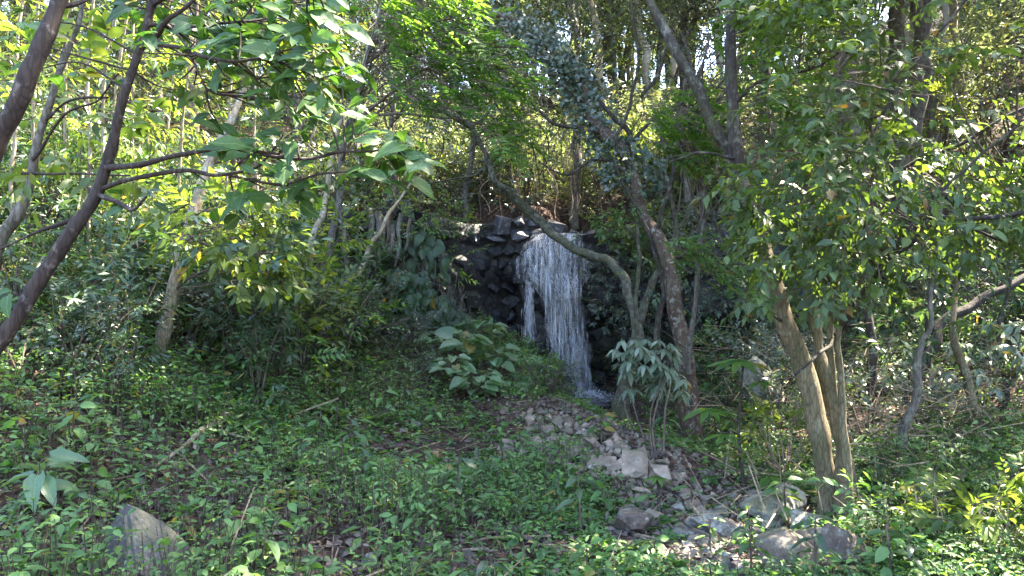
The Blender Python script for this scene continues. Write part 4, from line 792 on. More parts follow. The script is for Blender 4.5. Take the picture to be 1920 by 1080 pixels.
for (x, y) in cells:
    x += rng.uniform(-1.1, 1.1); y += rng.uniform(-1.1, 1.1)
    if rng.random() < (.22 if y < 24 else .04) or (abs(x - 1) < 1.5 and y < 20): continue
    if y < 27 and sunlane(x, y): continue
    k = int(rng.integers(6)); o = V_T[k] if not used[k] else copy_tree(V_T[k]); used[k] = 1
    o.location = (x, y, H1(x, y)); o.rotation_euler = (rng.normal(0, .05), rng.normal(0, .05), rng.uniform(0, 6.28)); s = rng.uniform(.75, 1.2); o.scale = (s, s, s)
    o['label'] = f'{nm[k]} {bg_where(x, y)}'

# ---- shrubs of the understorey
def shrub(name, mat, h, r, n, leaf, asp, kind, T, ns=5, droop=.2, cat='shrub', stem=B_TWIG, size=.22, upz=.1):
    t = root(name, (0, 0, 0), 'x', cat); b = Buf(); q = []
    for s in range(ns):
        e = np.array([rng.normal(0, r * .6), rng.normal(0, r * .6), h * rng.uniform(.65, 1)]); pts, rad = resample([np.array([rng.normal(0, .04), rng.normal(0, .04), -.1]), e * [.35, .35, .55], e], [.012 + h * .004, .009, .003], 6, .02); tube(b, pts, rad, 5)
        m = n // ns; k = rng.integers(len(pts) // 7, len(pts), m); q.append(pts[k] + rng.normal(0, 1, (m, 3)) * [r * .28, r * .28, h * .06])
    b.obj('stem', [stem], t); q = np.vstack(q); q[:, 2] = np.maximum(q[:, 2], .03)
    crown(t, np.zeros(3), q, np.array([0, 0, h * .3]), mat, kind, size, leaf, asp, T, name='foliage', droop=droop, upz=upz, jit=.5); return t
SH = [shrub('lance_leaf_shrub', L_SHADE, 1.5, .55, 90, .13, .24, ('alt', 7), T4, 6, .35), shrub('lance_leaf_shrub', L_SHADE, 1.0, .5, 80, .11, .26, ('alt', 7), T4, 5, .3), shrub('oval_leaf_shrub', L_GROUND, .9, .45, 70, .085, .5, ('alt', 7), T4, 5, .15),
      shrub('whorled_shrub', L_SHADE, 1.2, .5, 60, .13, .28, ('whorl', 8), T4, 6, .25, size=.1), shrub('feathery_shrub', L_GROUND, .9, .5, 40, .06, .36, ('pinn', 7), T4, 6, .12, size=.3), shrub('small_leaf_shrub', L_IVY, 1.1, .55, 120, .055, .45, ('alt', 9), T4, 7, .1),
      shrub('sunlit_shrub', L_YELLOW, 1.3, .6, 110, .1, .35, ('alt', 7), T4, 6, .2), shrub('slope_shrub', L_FAR, 1.9, .8, 150, .12, .3, ('alt', 7), T2, 7, .25), shrub('slope_shrub', L_IVY, 1.6, .8, 170, .09, .4, ('alt', 7), T2, 7, .2)]
SHN = ['tall drooping shrub with narrow dark leaves', 'low shrub with narrow dark leaves', 'oval-leaved green shrub', 'shrub with whorls of long leaves', 'shrub with feathery leaves', 'dense grey-green small-leaved shrub', 'yellow-green bushy shrub', 'tall yellow-green slope shrub', 'grey-green slope shrub']
shu = set()
def put_shrub(k, x, y, s, where):
    o = SH[k] if k not in shu else copy_tree(SH[k]); shu.add(k); o.location = (x, y, H1(x, y)); o.rotation_euler = (0, 0, rng.uniform(0, 6.28)); o.scale = (s, s, s * rng.uniform(.85, 1.15))
    o['label'] = f'{SHN[k]} {where}'; o['group'] = f'shrubs {where}'; return o
def scatter(n, xr, yr, kinds, srange, wherefn, mind=.35, test=None):
    pts = []; tries = 0
    while len(pts) < n and tries < n * 40:
        tries += 1; x = rng.uniform(*xr); y = rng.uniform(*yr)
        if test and not test(x, y): continue
        if any((x - a) ** 2 + (y - b_) ** 2 < mind ** 2 for a, b_ in pts): continue
        pts.append((x, y)); put_shrub(int(rng.choice(kinds)), x, y, rng.uniform(*srange) * (1 if x > 0 else float(np.interp(y, [5.5, 8, 9.5], [.62, .85, 1]))), wherefn(x, y))
def wbank(x, y):
    u = 960 + x / y * F
    return ('below the slanting red-brown trees' if u < 250 else 'around the foot of the pale sapling' if u < 430 else 'beside the thin pale sapling' if u < 600 else 'under the hanging roots') if y < 9.5 else ('high on the ferny bank' if u < 450 else 'at the foot of the west rock face')
inview = lambda x, y: abs(x / y) < .78
scatter(235, (-8, -2.2), (5.4, 13), [0, 1, 1, 1, 3, 3, 4, 5, 1], (.6, 1.15), wbank, .33, lambda x, y: inview(x, y) and not (y < 7 and 250 < 960 + x / y * F < 480) and x < -1.9 - .12 * (y - 5) + (.5 if y > 9 else 0) and y < cliff_y(x) + .5)
scatter(60, (-2.6, .6), (9.4, 12.9), [1, 2, 4, 5, 2], (.35, .65), lambda x, y: 'on the ledge before the rock face', .4, lambda x, y: y < cliff_y(x) - .4 and x < .9 and not (830 < 960 + x / y * F < 1000 and y < 11))
scatter(60, (2.5, 9), (6.6, 13), [2, 5, 5, 1, 3, 4], (.5, 1.0), lambda x, y: 'behind the multi-stemmed tree' if x / y < .5 else 'on the slope by the silvery shrubs', .45, lambda x, y: inview(x, y) and not (3.2 < x < 5.5 and 7 < y < 9) and abs(x - stream_x(y)) > .8)
scatter(22, (2.7, 5), (3.9, 5.8), [2, 4, 6, 4, 1], (.3, .5), lambda x, y: 'in the undergrowth east of the multi-stemmed tree', .3, lambda x, y: inview(x, y) and abs(x - 2.3) > .35)
scatter(36, (-4.5, 4.8), (12.5, 15.2), [7, 8, 5, 6], (.5, .9), lambda x, y: 'along the top of the rock face', .4, lambda x, y: y > cliff_y(x) + .75 and not (-.4 < x < 1.9))
scatter(120, (-3.2, 4.2), (14.6, 20), [7, 6, 6, 8], (.5, .95), lambda x, y: 'on the dry ground above the waterfall', .36, lambda x, y: y > cliff_y(x) + .9 and not (.5 < x < 1.7 and y < 15.4))
scatter(190, (-24, 24), (15, 34), [7, 7, 8, 6], (.8, 1.5), lambda x, y: bg_where(x, y), .8, lambda x, y: inview(x, y) and not (abs(x - .8) < 1.2 and y < 18))

def wall_shrub(label, poly, d0, d1, n, mat, leaf, kind=('alt', 7), asp=.42, size=.2):
    q = fill(poly, d0, d1, n); base = q[np.argmax(q[:, 1])] + np.array([0, .25, -.1]); t = root('wall_shrub', base, label, 'shrub'); o = np.array(t.location); b = Buf()
    for p in q[::5]: twigs_to(b, np.array([p[0] + rng.normal(0, .1), p[1] + .35, p[2] + rng.uniform(-.1, .25)]), p, .008, .003, .1, 4, 0, 4)
    tag(b.obj('stem', [B_TWIG], t, o), kind='stuff'); crown(t, o, q, q.mean(0) + [0, .6, -.2], mat, kind, size, leaf, asp, T4, name='foliage', droop=.3, upz=-.05)
wall_shrub('grey-green drooping bush overhanging the east edge of the waterfall', [(1095, 490), (1150, 470), (1230, 500), (1250, 620), (1180, 640), (1120, 610)], 12.3, 12.9, 255, L_IVY, .075)
wall_shrub('bushy growth over the rock east of the arching stem', [(1110, 400), (1250, 380), (1300, 480), (1240, 510), (1150, 460)], 12.6, 13.6, 221, L_YELLOW, .08)
wall_shrub('dark leafy bush hanging on the rock wall behind the rusty trunk', [(1250, 420), (1400, 400), (1420, 560), (1300, 600), (1250, 540)], 11.2, 12.2, 289, L_IVY, .08)
wall_shrub('leafy bush on the low rock wall behind the multi-stemmed tree', [(1400, 420), (1620, 400), (1640, 600), (1420, 620)], 10.2, 11.5, 190, L_SHADE, .09)
wall_shrub('fern-like growth draping the west rock face', [(640, 390), (760, 380), (850, 400), (860, 440), (740, 470), (650, 460)], 12.0, 12.5, 120, L_GROUND, .07)
wall_shrub('tuft of narrow leaves hanging at the west edge of the wet rock', [(840, 400), (900, 430), (890, 500), (840, 540), (800, 470)], 12.6, 13.1, 40, L_GROUND, .1, asp=.22)
wall_shrub('low leafy growth at the foot of the dark wet rock', [(900, 590), (990, 640), (1060, 700), (1040, 740), (960, 700), (880, 640)], 12.0, 12.6, 187, L_SHADE, .08)
wall_shrub('leafy curtain hanging over the top west edge of the rock face', [(640, 370), (800, 360), (890, 385), (880, 420), (780, 430), (660, 440)], 11.9, 12.7, 90, L_YELLOW, .08)
wall_shrub('green bush hanging over the top east of the waterfall lip', [(1130, 400), (1300, 390), (1330, 450), (1240, 490), (1130, 450)], 12.4, 13.4, 200, L_GROUND, .075)
wall_shrub('bush beside the small pool under the waterfall', [(1000, 690), (1080, 700), (1085, 760), (1040, 790), (980, 750)], 11.2, 11.9, 110, L_IVY, .055)
scatter(46, (-6.5, -1.9), (7.2, 12.2), [4, 4, 6, 3, 2], (.95, 1.45), lambda x, y: wbank(x, y) + ', grown tall', .45, lambda x, y: inview(x, y) and y < cliff_y(x) - .3 and x < -1.6 - .15 * (y - 6))
# ================================================================== GROUND COVER
def visible_ground(n, y0, y1, dens=lambda x, y: np.ones(len(x))):
    out = []
    while sum(map(len, out)) < n:
        y = y0 * (y1 / y0) ** rng.random(20000); x = rng.uniform(-.74, .74, 20000) * y
        k = rng.random(20000) < dens(x, y); out.append(np.stack([x[k], y[k]], 1))
    xy = np.concatenate(out)[:n]; return np.column_stack([xy, H(xy[:, 0], xy[:, 1])])
pile = lambda x, y: np.exp(-((x - np.interp(y, [5.6, 9.5], [1.35, .35])) / .55) ** 2) * sstep(5.2, 6.2, y) * (1 - sstep(8.9, 9.8, y))
stonefield = lambda x, y: np.exp(-((x - 1.35) / .75) ** 2) * (1 - sstep(6.2, 7, y))
BM = [(*G(px, py)[:2], r) for px, py, r in ((268, 1062, .24), (250, 1085, .2), (1458, 962, .3), (1440, 1000, .3), (1490, 1062, .36), (1560, 1060, .3), (1335, 1000, .25), (1186, 1005, .2), (1330, 1050, .3))]
def dens(x, y):
    q = np.stack([x, y, 0 * x], 1); d = .82 + .42 * fbm(q + [2.6, 1.3, 0], 1.7, 3)
    d = d * (1 - .95 * np.clip(1.5 * pile(x, y), 0, 1)) * (1 - .6 * stonefield(x, y)) * (1 - .62 * sstep(-.5, -1.6, x - .12 * (y - 4)) * (1 - sstep(5.0, 7.0, y))) * (1 - .9 * sstep(2.6, 3.4, x) * sstep(6.6, 7.4, y) * (1 - sstep(8.6, 9.4, y)))
    d = d * (y < cliff_y(x) - .1) * (1 - .9 * (np.abs(x - stream_x(y)) < .35) * (y > 8.8))
    for (a, c, r) in BM: d = d * (1 - .95 * (((x - a) ** 2 + (y - c) ** 2) < r * r))
    return np.clip(d, 0, 1)
def cover():
    for nm, n, y0, y1, T, mat, lf, lab in (('ground_cover', 8600, 3.0, 6.5, T8, L_GROUND, .048, 0), ('ground_cover', 9000, 5.5, 13.5, T4, L_GROUND, .062, 0), ('ground_cover', 2600, 3.0, 10, T8, L_FRESH, .088, 1), ('narrow_cover', 2200, 3.0, 12, T4, L_GRASS, .095, 2)):
        p = visible_ground(n, y0, y1, dens); N = len(p); b = Buf(); hgt = rng.uniform(.03, .22, N) * (1 + .6 * fbm(p, 1.1, 2))
        hgt = np.clip(hgt * 1.35, .02, .5)
        # each seedling: a stem and leaves at two or three heights
        leaves(b, p, np.tile([0, 0, 1.], (N, 1)) + rng.normal(0, .18, (N, 3)), rand_dirs(N), hgt, .005, TW, None, 1)
        for tier in (1.0, .72, .45):
            for q in range(3 if tier == 1 else 2):
                az = rng.uniform(0, 6.28, N); dd = np.stack([np.cos(az), np.sin(az), rng.normal(.0, .35, N)], 1); pos = p + np.stack([0 * az, 0 * az, hgt * tier], 1) + dd * .012
                ls = lf * rng.uniform(.55, 1.35, N) * (1.1 - .25 * tier); k = rng.random(N) < .86
                leaves(b, pos[k], dd[k], upish(N, .4)[k], ls[k], ls[k] * (rng.uniform(.34, .6, k.sum()) if lab < 2 else rng.uniform(.12, .25, k.sum())), T)
        tag(b.obj(nm, [mat, B_TWIG]), ('low green seedlings carpeting the clearing', 'fresh green broad-leaved herbs between the seedlings', 'narrow-leaved herbs and grass tufts in the clearing')[lab], 'ground cover', kind='stuff')
    # litter
    b = Buf(); p = visible_ground(20000, 2.9, 15); N = len(p); p[:, 2] += rng.uniform(.004, .03, N); ls = rng.uniform(.035, .11, N)
    leaves(b, p, rng.normal(size=(N, 3)) * [1, 1, .25], upish(N, .45), ls, ls * rng.uniform(.25, .55, N), T4)
    p = visible_ground(5000, 13, 26, lambda x, y: (y > cliff_y(x) + .6) * 1.); N = len(p); p[:, 2] += .02; ls = rng.uniform(.08, .2, N); leaves(b, p, rng.normal(size=(N, 3)) * [1, 1, .25], upish(N, .4), ls, ls * .45, T2)
    tag(b.obj('leaf_litter', [L_LITTER]), 'brown fallen leaves covering the soil', 'leaf litter', kind='stuff')
    # twigs lying about and a tangle of dry sticks
    b = Buf(); p = visible_ground(520, 3, 12); N = len(p); p[:, 2] += .03
    leaves(b, p, rng.normal(size=(N, 3)) * [1, 1, .15], upish(N), rng.uniform(.1, .55, N), rng.uniform(.004, .012, N), TW)
    for c, s, n, l in (((3.6, 7.0, .4), (.7, .6, .3), 620, .6), ((3.0, 6.3, .25), (.4, .35, .18), 130, .45), ((4.6, 6.4, .3), (.8, .4, .2), 150, .5), ((3.2, 9.2, .5), (.8, .5, .3), 160, .6), ((2.0, 5.4, .1), (.5, .4, .05), 90, .35), ((.4, 15.2, 3.5), (1.4, .7, .3), 260, .9)):
        q = np.array(c) + rng.normal(size=(n, 3)) * s; q[:, 2] = np.maximum(q[:, 2], H(q[:, 0], q[:, 1]) + .02); leaves(b, q, rng.normal(size=(n, 3)) * [1, .8, .6], rand_dirs(n), rng.uniform(.3, 1.1, n) * l, rng.uniform(.003, .008, n), TW)
    tag(b.obj('dry_twigs', [B_DRY]), 'dry brown twigs tangled on the ground', 'dry twigs', kind='stuff')
    b = Buf(); p = visible_ground(1700, 4, 10, lambda x, y: np.clip(pile(x, y) + .5 * stonefield(x, y), 0, 1)); 
    for q in p:
        s = rng.uniform(.02, .05); V = ICO2[0][:42] * s * rng.uniform(.6, 1.2, 3); 
    N = len(p); oc = np.array([[1, 0, 0], [-1, 0, 0], [0, 1, 0], [0, -1, 0], [0, 0, 1], [0, 0, -1]], float); of = np.array([[0, 2, 4], [2, 1, 4], [1, 3, 4], [3, 0, 4], [2, 0, 5], [1, 2, 5], [3, 1, 5], [0, 3, 5]])
    V = p[:, None] + (oc[None] + rng.normal(0, .3, (N, 6, 3))) * rng.uniform(.012, .04, (N, 1, 1)); b.add(V.reshape(-1, 3), (of[None] + (np.arange(N) * 6)[:, None, None]).reshape(-1, 3), .5)
    tag(b.obj('gravel', [R_TAN]), 'small broken chips of tan stone between the rocks', 'gravel', kind='stuff')
cover()

# ================================================================== STONES
def put_stone(mesh, px, py, s, label, group, flat=.6, lift=.3):
    p = G(px, py); o = bpy.data.objects.new('stone', mesh); COL.objects.link(o); o.location = (p[0], p[1], p[2] + s * flat * lift)
    o.scale = (s * rng.uniform(.8, 1.25), s * rng.uniform(.7, 1.1), s * flat * rng.uniform(.8, 1.2)); o.rotation_euler = (rng.normal(0, .3), rng.normal(0, .3), rng.uniform(0, 6.28)); tag(o, label, 'stone', group); return o
pp = [(960, 770), (1010, 775), (1080, 795), (1150, 825), (1215, 870), (1280, 895), (1270, 925), (1180, 905), (1090, 912), (1040, 890), (950, 885), (930, 870), (1000, 820)]
cnt = 0
while cnt < 240:
    px, py = rng.uniform(930, 1285), rng.uniform(768, 925)
    if not in_poly(np.array([px]), np.array([py]), pp)[0]: continue
    s = rng.choice([.07, .09, .12, .16], p=[.4, .35, .18, .07]) * rng.uniform(.55, .85); o = put_stone(STONES[rng.integers(12)], px, py, s, ('small' if s < .06 else 'fist-sized' if s < .085 else 'big') + ' broken tan stone ' + ('at the upper end' if py < 815 else 'in the middle' if py < 865 else 'at the lower end') + ' of the loose rock pile', 'loose stones of the rock pile', rng.uniform(.5, .9), .15 + .7 * rng.random()); cnt += 1
for px, py, s in ((1075, 860, .19), (1110, 845, .13), (1190, 890, .2), (1240, 905, .17), (1140, 885, .12), (1075, 905, .14), (1010, 840, .12), (945, 778, .1)):
    put_stone(STONES[rng.integers(12)], px, py, s, {1075: 'large flat-topped tan stone in the middle of the rock pile', 945: 'single angular tan stone topping the rock pile'}.get(px if py != 905 else 0, 'large broken slab of tan stone in the rock pile'), 'large slabs of the rock pile', .55, .6)
sp = [(1150, 920), (1300, 925), (1480, 930), (1500, 1000), (1450, 1085), (1300, 1085), (1250, 1000)]
cnt = 0
while cnt < 90:
    px, py = rng.uniform(1150, 1500), rng.uniform(920, 1085)
    if not in_poly(np.array([px]), np.array([py]), sp)[0]: continue
    put_stone((STONES + STONES_G)[rng.integers(18)], px, py, rng.uniform(.04, .1), 'small half-buried stone in the stony strip before the boulders', 'small stones of the stony strip', .6, .2); cnt += 1
for px, py, s in ((880, 925, .13), (865, 945, .11), (330, 880, .1), (470, 1065, .1), (640, 950, .12), (780, 800, .16), (1320, 780, .2), (180, 770, .2), (700, 1060, .12), (820, 1075, .1), (520, 830, .1)):
    put_stone(STONES_G[rng.integers(6)], px, py, s * .65, 'grey stone lying alone among the low seedlings', 'scattered grey stones', .7, .25)
def boulder(label, px, py, d, sx, sy, sz, mat, seed, rot=0, cuts=10, tilt=(0, 0), rough=.06, name='boulder', dmin=.5, dmax=.85, lift=.3):
    b = Buf(); V = rock_verts(ICO5, seed, cuts, dmin, dmax, rough); c = P(px, py, d) if d > 8 else G(px, py) + [0, 0, sz * lift]; b.add(V, ICO5[1], .5); o = b.obj(name, [mat]); o.location = tuple(c); o.scale = (sx, sy, sz); o.rotation_euler = (tilt[0], tilt[1], rot); tag(o, label, 'boulder' if name == 'boulder' else 'stone'); return o
def wedge_rock(label, loc, pts, sc, mat, rot=0):
    bm = bmesh.new()
    for q in pts: bm.verts.new(q)
    bmesh.ops.convex_hull(bm, input=bm.verts[:]); bmesh.ops.triangulate(bm, faces=bm.faces[:])
    bmesh.ops.bevel(bm, geom=bm.edges[:], offset=.06, segments=2, affect='EDGES', clamp_overlap=True); bmesh.ops.triangulate(bm, faces=bm.faces[:]); bmesh.ops.subdivide_edges(bm, edges=bm.edges[:], cuts=3, use_grid_fill=True); bmesh.ops.triangulate(bm, faces=bm.faces[:])
    V = np.array([v.co[:] for v in bm.verts]); dv = .035 * fbm(V + 4, 2.2, 3) + .018 * fbm(V, 9, 3)
    for v, k in zip(bm.verts, dv): v.co *= 1 + k
    me = bpy.data.meshes.new('boulder'); bm.to_mesh(me); bm.free(); me.materials.append(mat); o = bpy.data.objects.new('boulder', me); COL.objects.link(o); o.location = tuple(loc); o.scale = sc; o.rotation_euler = (0, 0, rot); tag(o, label, 'boulder')
wedge_rock('big grey triangular rock, its peak rising out of the leaf litter', G(270, 1064) + [0, 0, .06], [(-.35, -.1, 1), (-.95, -.5, -.4), (-.85, .6, -.4), (1.15, -.55, -.5), (1.1, .5, -.4), (.3, -.75, -.1), (.25, .3, .6), (-.55, -.75, -.4), (-.6, .2, .75)], (.27, .25, .28), R_BOULD, -.15)
boulder('pale lichen-covered boulder at the foot of the multi-stemmed tree', 1458, 962, 5.25, .27, .25, .17, R_LICH, 42, .3, 12, (0, .1))
boulder('brown boulder with a hollow dark side at the lower edge', 1500, 1068, 4.35, .25, .25, .18, R_BROWN, 53, 1.1, 10, (0, .12))
boulder('dark cracked boulder beside the brown hollow boulder', 1558, 1060, 4.25, .17, .22, .19, R_BROWN, 57, .2, 9, (.2, .3))
boulder('flat lichen-white stone before the lichen boulder', 1335, 995, 4.85, .22, .16, .10, R_GREY, 64, .5, 9, (.1, .2), name='stone')
boulder('rounded dark stone standing in the low seedlings', 1186, 998, 4.75, .14, .13, .15, R_BROWN, 75, .2, 12, name='stone')
boulder('low lichen boulder tucked behind a leafy sprig', 1520, 1000, 4.95, .15, .15, .11, R_LICH, 79, .9, 10)
boulder('tall lichen slab leaning by the fallen dark trunk', 1432, 725, 8.6, .25, .22, .34, R_LICH, 86, .3, 9, (.15, -.5))
boulder('dark boulder in the shade behind the leaning lichen slab', 1475, 735, 8.9, .3, .3, .35, R_CLIFF, 88, .3, 10)
boulder('mossy brown boulder on the ledge below the rock face', 822, 700, 10.6, .36, .32, .3, R_LICH, 92, .6, 10)
boulder('dark rock beside the pale heart-leaved plant', 1005, 728, 10.9, .34, .3, .34, R_BROWN, 97, .1, 10)
boulder('small pale rock by the dark rock above the pool', 1022, 745, 10.6, .14, .12, .16, R_GREY, 99, .1, 10)
boulder('mossy rock half hidden in the bank west of the rock pile', 740, 715, 10.8, .3, .25, .16, R_BROWN, 104, .7, 10)
for px, py, d, s, lb in ((845, 660, 11.6, .24, 'square grey ledge block below the pale heart leaves'), (880, 668, 11.5, .2, 'small dark ledge block next to the square grey one'), (905, 690, 11.3, .22, 'dark ledge block above the heart-leaved plant'), (820, 655, 11.8, .2, 'dark ledge block at the west end of the ledge')):
    boulder(lb, px, py, d, s, s, s * .7, R_CLIFF, int(px), .3, 9, name='stone')
t = root('fallen_branch', G(300, 885), 'pale fallen branch with a broken end lying across the bank', 'branch'); o = np.array(t.location)
gpts = [G(x, y) + [0, 0, .06] for x, y in ((282, 895), (320, 872), (352, 848), (378, 828), (400, 812), (428, 797))]; pts, rad = resample(gpts, [.009, .014, .018, .024, .028, .03], 5, .012); b = Buf(); tube(b, pts, rad, 8, rough=.1); b.obj('stick', [B_PALE], t, o, smooth=True)

# ================================================================== PLANTS WITH LEAVES OF THEIR OWN
def plant(name, label, cat, base, h, nl, ll, kind, spread=.6, droop=.2, group=None, stem=B_TWIG, tiers=1, wid=1.0, lean=(0, 0)):
    t = root(name, base, label, cat, group); b = Buf(); top = np.array([lean[0], lean[1], h]); pts, rad = resample([np.array([0, 0, -.05]), top * .5 + rng.normal(0, .03, 3) * h, top], [.006 + .006 * h, .005 + .004 * h, .003], 5, .01); tube(b, pts, rad, 6)
    for i in range(nl):
        az = i * 2.4 + rng.uniform(-.3, .3); tt = 1 - .6 * (i / nl) * (tiers > 1) ; p0 = pts[int(tt * (len(pts) - 1))]; dd = np.array([math.cos(az), math.sin(az), rng.uniform(-.2, .35)])
        pl = ll * spread * rng.uniform(.4, 1); p1 = p0 + nrm(dd + [0, 0, .35]) * pl
        if pl > .02: twigs_to(b, p0, p1, .003, .002, .1, 3, 0, 4)
        leaf_obj(t, p1, dd + [0, 0, -droop], np.array([0, 0, 1.]) + np.array([0, -.25, 0]) + rng.normal(0, .25, 3), ll * rng.uniform(.75, 1.15), kind, wid)
    b.obj('stem', [stem], t, smooth=True); return t
def gp(px, py): return G(px, py)
plant('heart_leaf_plant', 'pale green plant with large heart leaves before the dark rock blocks', 'plant', P(872, 672, 10.2), .25, 16, .25, 'heart', 1.0, .05, tiers=2)
plant('heart_leaf_plant', 'bluish-green heart-leaved plant on the slope right above the rock pile', 'plant', P(890, 758, 9.3), .34, 40, .18, 'heart', 1.7, .15, tiers=3)
plant('heart_leaf_plant', 'small heart-leaved plant beside the dark rock', 'plant', P(955, 745, 9.9), .2, 10, .2, 'heart', 1.2, .3, tiers=2)
for px, py, d, h, nl, ll, lb in ((818, 662, 10.9, .22, 16, .2, 'heart-leaved plant at the west end of the ledge blocks'), (925, 700, 10.3, .25, 20, .19, 'heart-leaved plant just above the dark rock beside the pool'), (905, 640, 11.3, .2, 14, .22, 'heart-leaved plant under the dark wet rock'), (985, 700, 10.6, .2, 14, .17, 'small-leaved heart plant between the dark rock and the waterfall foot'), (845, 720, 9.6, .3, 22, .17, 'heart-leaved plant over the mossy ledge boulder')):
    plant('heart_leaf_plant', lb, 'plant', P(px, py, d), h, nl, ll, 'heart', 1.5, .2, tiers=3)
plant('seedling', 'broad pale seedling with large leaves standing in the dark corner', 'plant', G(75, 985), .32, 10, .19, 'heart', .35, .35, tiers=2, wid=.6)
plant('seedling', 'leafy seedling growing against the big grey triangular rock', 'plant', G(195, 1070) , .08, 6, .15, 'seed', .3, .2)
plant('seedling', 'small bright seedling in front of the triangular rock', 'plant', G(245, 1068), .1, 6, .1, 'seed', .3, .2)
# papaya-like saplings with lobed leaves
def lobed(label, base, h, heads):
    t = root('lobed_leaf_sapling', base, label, 'sapling'); b = Buf(); pts, rad = resample([np.array([0, 0, -.05]), np.array([rng.normal(0, .03), 0, h * .5]), np.array([0, 0, h])], [.016, .012, .008], 5, .012); tube(b, pts, rad, 7)
    for (dx, dy, dz, nl, ll) in heads:
        c = np.array([dx, dy, dz]); twigs_to(b, pts[int(len(pts) * min(.95, dz / h * .85))], c, .006, .003, .15)
        for i in range(nl):
            a = i / nl * 2 * math.pi; dd = np.array([math.cos(a), math.sin(a), -.12]); leaf_obj(t, c, dd, np.array([0, 0, 1.]) + rng.normal(0, .1, 3), ll * rng.uniform(.85, 1.1), 'lobed', 1.15)
    b.obj('stem', [B_RED], t, smooth=True)
lobed('umbrella-leaved sapling with flat bright green tops beside the boulders', G(1392, 915), 1.0, [(-.02, 0, 1.02, 9, .26), (-.26, .05, .62, 9, .24), (.16, 0, .85, 7, .16), (.2, -.1, .12, 8, .22), (-.2, -.15, .45, 6, .18)])
lobed('small lobed sapling with one flat leaf over the stony strip', G(1232, 960), .24, [(0, 0, .25, 9, .12)])
for px, py, h, l, lb in ((665, 860, .28, .15, 'two-leaved young plant in the seedling carpet'), (780, 940, .18, .17, 'bright wide-leaved plant below the scattered stones'), (1000, 905, .2, .13, 'bright young plant at the edge of the rock pile'), (1070, 935, .14, .12, 'yellow-green seedling before the rock pile'), (1125, 830, .22, .15, 'wide-leaved plant rising out of the rock pile'), (1330, 1040, .2, .1, 'thin sprig beside the flat lichen-white stone'), (1470, 985, .3, .13, 'leafy sprig leaning over the low lichen boulder'), (540, 1000, .25, .13, 'narrow bright plant in the litter'), (455, 1040, .22, .12, 'low bright seedling before the rotting twigs'), (140, 860, .3, .12, 'heart-shaped seedling on a thin stalk'), (1295, 960, .3, .11, 'slim plant at the end of the rock pile')):
    plant('young_plant', lb, 'plant', G(px, py), h, int(rng.integers(5, 9)), l, 'lobed' if rng.random() < .4 else 'seed', .35, .15, tiers=2, wid=1.3)
# small seedlings as individuals across the clearing
protos = [plant('young_plant', 'x', 'plant', (0, 0, 0), h, n, l, k, .3, .15, None, B_TWIG, 2, w) for h, n, l, k, w in ((.22, 7, .1, 'seed', 1.0), (.3, 9, .085, 'seed', 1.0), (.16, 6, .13, 'seed', 1.1), (.35, 8, .12, 'lance', 1.2), (.2, 7, .09, 'lobed', 1.5))]
pd = ['five-leaved young plant', 'taller leafy young plant', 'wide-leaved low plant', 'narrow-leaved young plant', 'bright young plant']
vp = visible_ground(130, 3.4, 9, lambda x, y: dens(x, y) * (y > 3.3)); first = set()
def cw(p):
    u, v = PX(p)
    return 'beside the rock pile' if u > 850 and v < 930 and u < 1350 else 'near the brown boulders' if u > 1250 else 'around the triangular rock' if u < 520 and v > 880 else 'on the bank below the pale sapling' if u < 620 else 'in the middle of the clearing'
for p in vp:
    k = int(rng.integers(5)); o = protos[k] if k not in first else copy_tree(protos[k]); first.add(k); o.location = tuple(p); o.rotation_euler = (0, 0, rng.uniform(0, 6.28)); s = rng.uniform(.7, 1.25); o.scale = (s, s, s)
    o['label'] = f'{pd[k]} {cw(p)}'; o['group'] = f'young plants {cw(p)}'
# ferns
def fern(n, l, base, label, mat=L_GROUND, group=None):
    t = root('fern', base, label, 'fern', group)
    for i in range(n):
        az = i * 2.4; b = Buf(); dd = np.array([[math.cos(az), math.sin(az), .55]]); sprays(b, np.zeros((1, 3)), dd, np.array([[0, 0, 1.]]), l * rng.uniform(.8, 1.15), ('pinn', 10), l * .2, .26, T4, jitter=.06); b.obj('frond', [mat, B_TWIG], t)
    return t
for px, py, n, l, lb in ((505, 885, 9, .42, 'spreading fern in the middle of the west bank'), (560, 930, 8, .36, 'feathery fern just below the spreading fern'), (600, 880, 6, .34, 'greyish fern next to the spreading fern'), (330, 760, 7, .32, 'small fern near the foot of the pale sapling'), (470, 870, 6, .3, 'little fern behind the fallen branch'), (690, 790, 6, .35, 'fern below the mossy bank rock')):
    fern(n, l, G(px, py), lb)
# silvery shrubs: whorls of long drooping leaves
def silver(label, base, pts):
    t = root('silvery_shrub', base, label, 'shrub'); o = np.array(t.location); b = Buf()
    hubs = pts[rng.choice(len(pts), max(4, len(pts) // 9), replace=False)] - [0, -.06, .14]
    for h_ in hubs: twigs_to(b, o + rng.normal(0, .05, 3) * [1, 1, 0] - [0, 0, .08], h_, .012, .006, .12)
    for p in pts:
        h_ = hubs[np.argmin(np.linalg.norm(hubs - p, axis=1))]; twigs_to(b, h_, p, .005, .002, .2)
        a0 = rng.uniform(0, 6.28)
        for i in range(6):
            a = a0 + i * 1.05; leaf_obj(t, p - o, np.array([math.cos(a), math.sin(a), -.55 + rng.normal(0, .25)]), np.array([0, -.4, 1.]) + rng.normal(0, .2, 3), rng.uniform(.10, .165), 'silver', 1.15)
    tag(b.obj('stem', [B_TWIG], t, o), kind='stuff')
silver('silvery shrub of drooping leaf whorls around the arching and rusty trunks', G(1240, 880), fill([(1140, 650), (1200, 625), (1260, 640), (1295, 690), (1280, 750), (1180, 740)], 7.1, 7.7, 50))
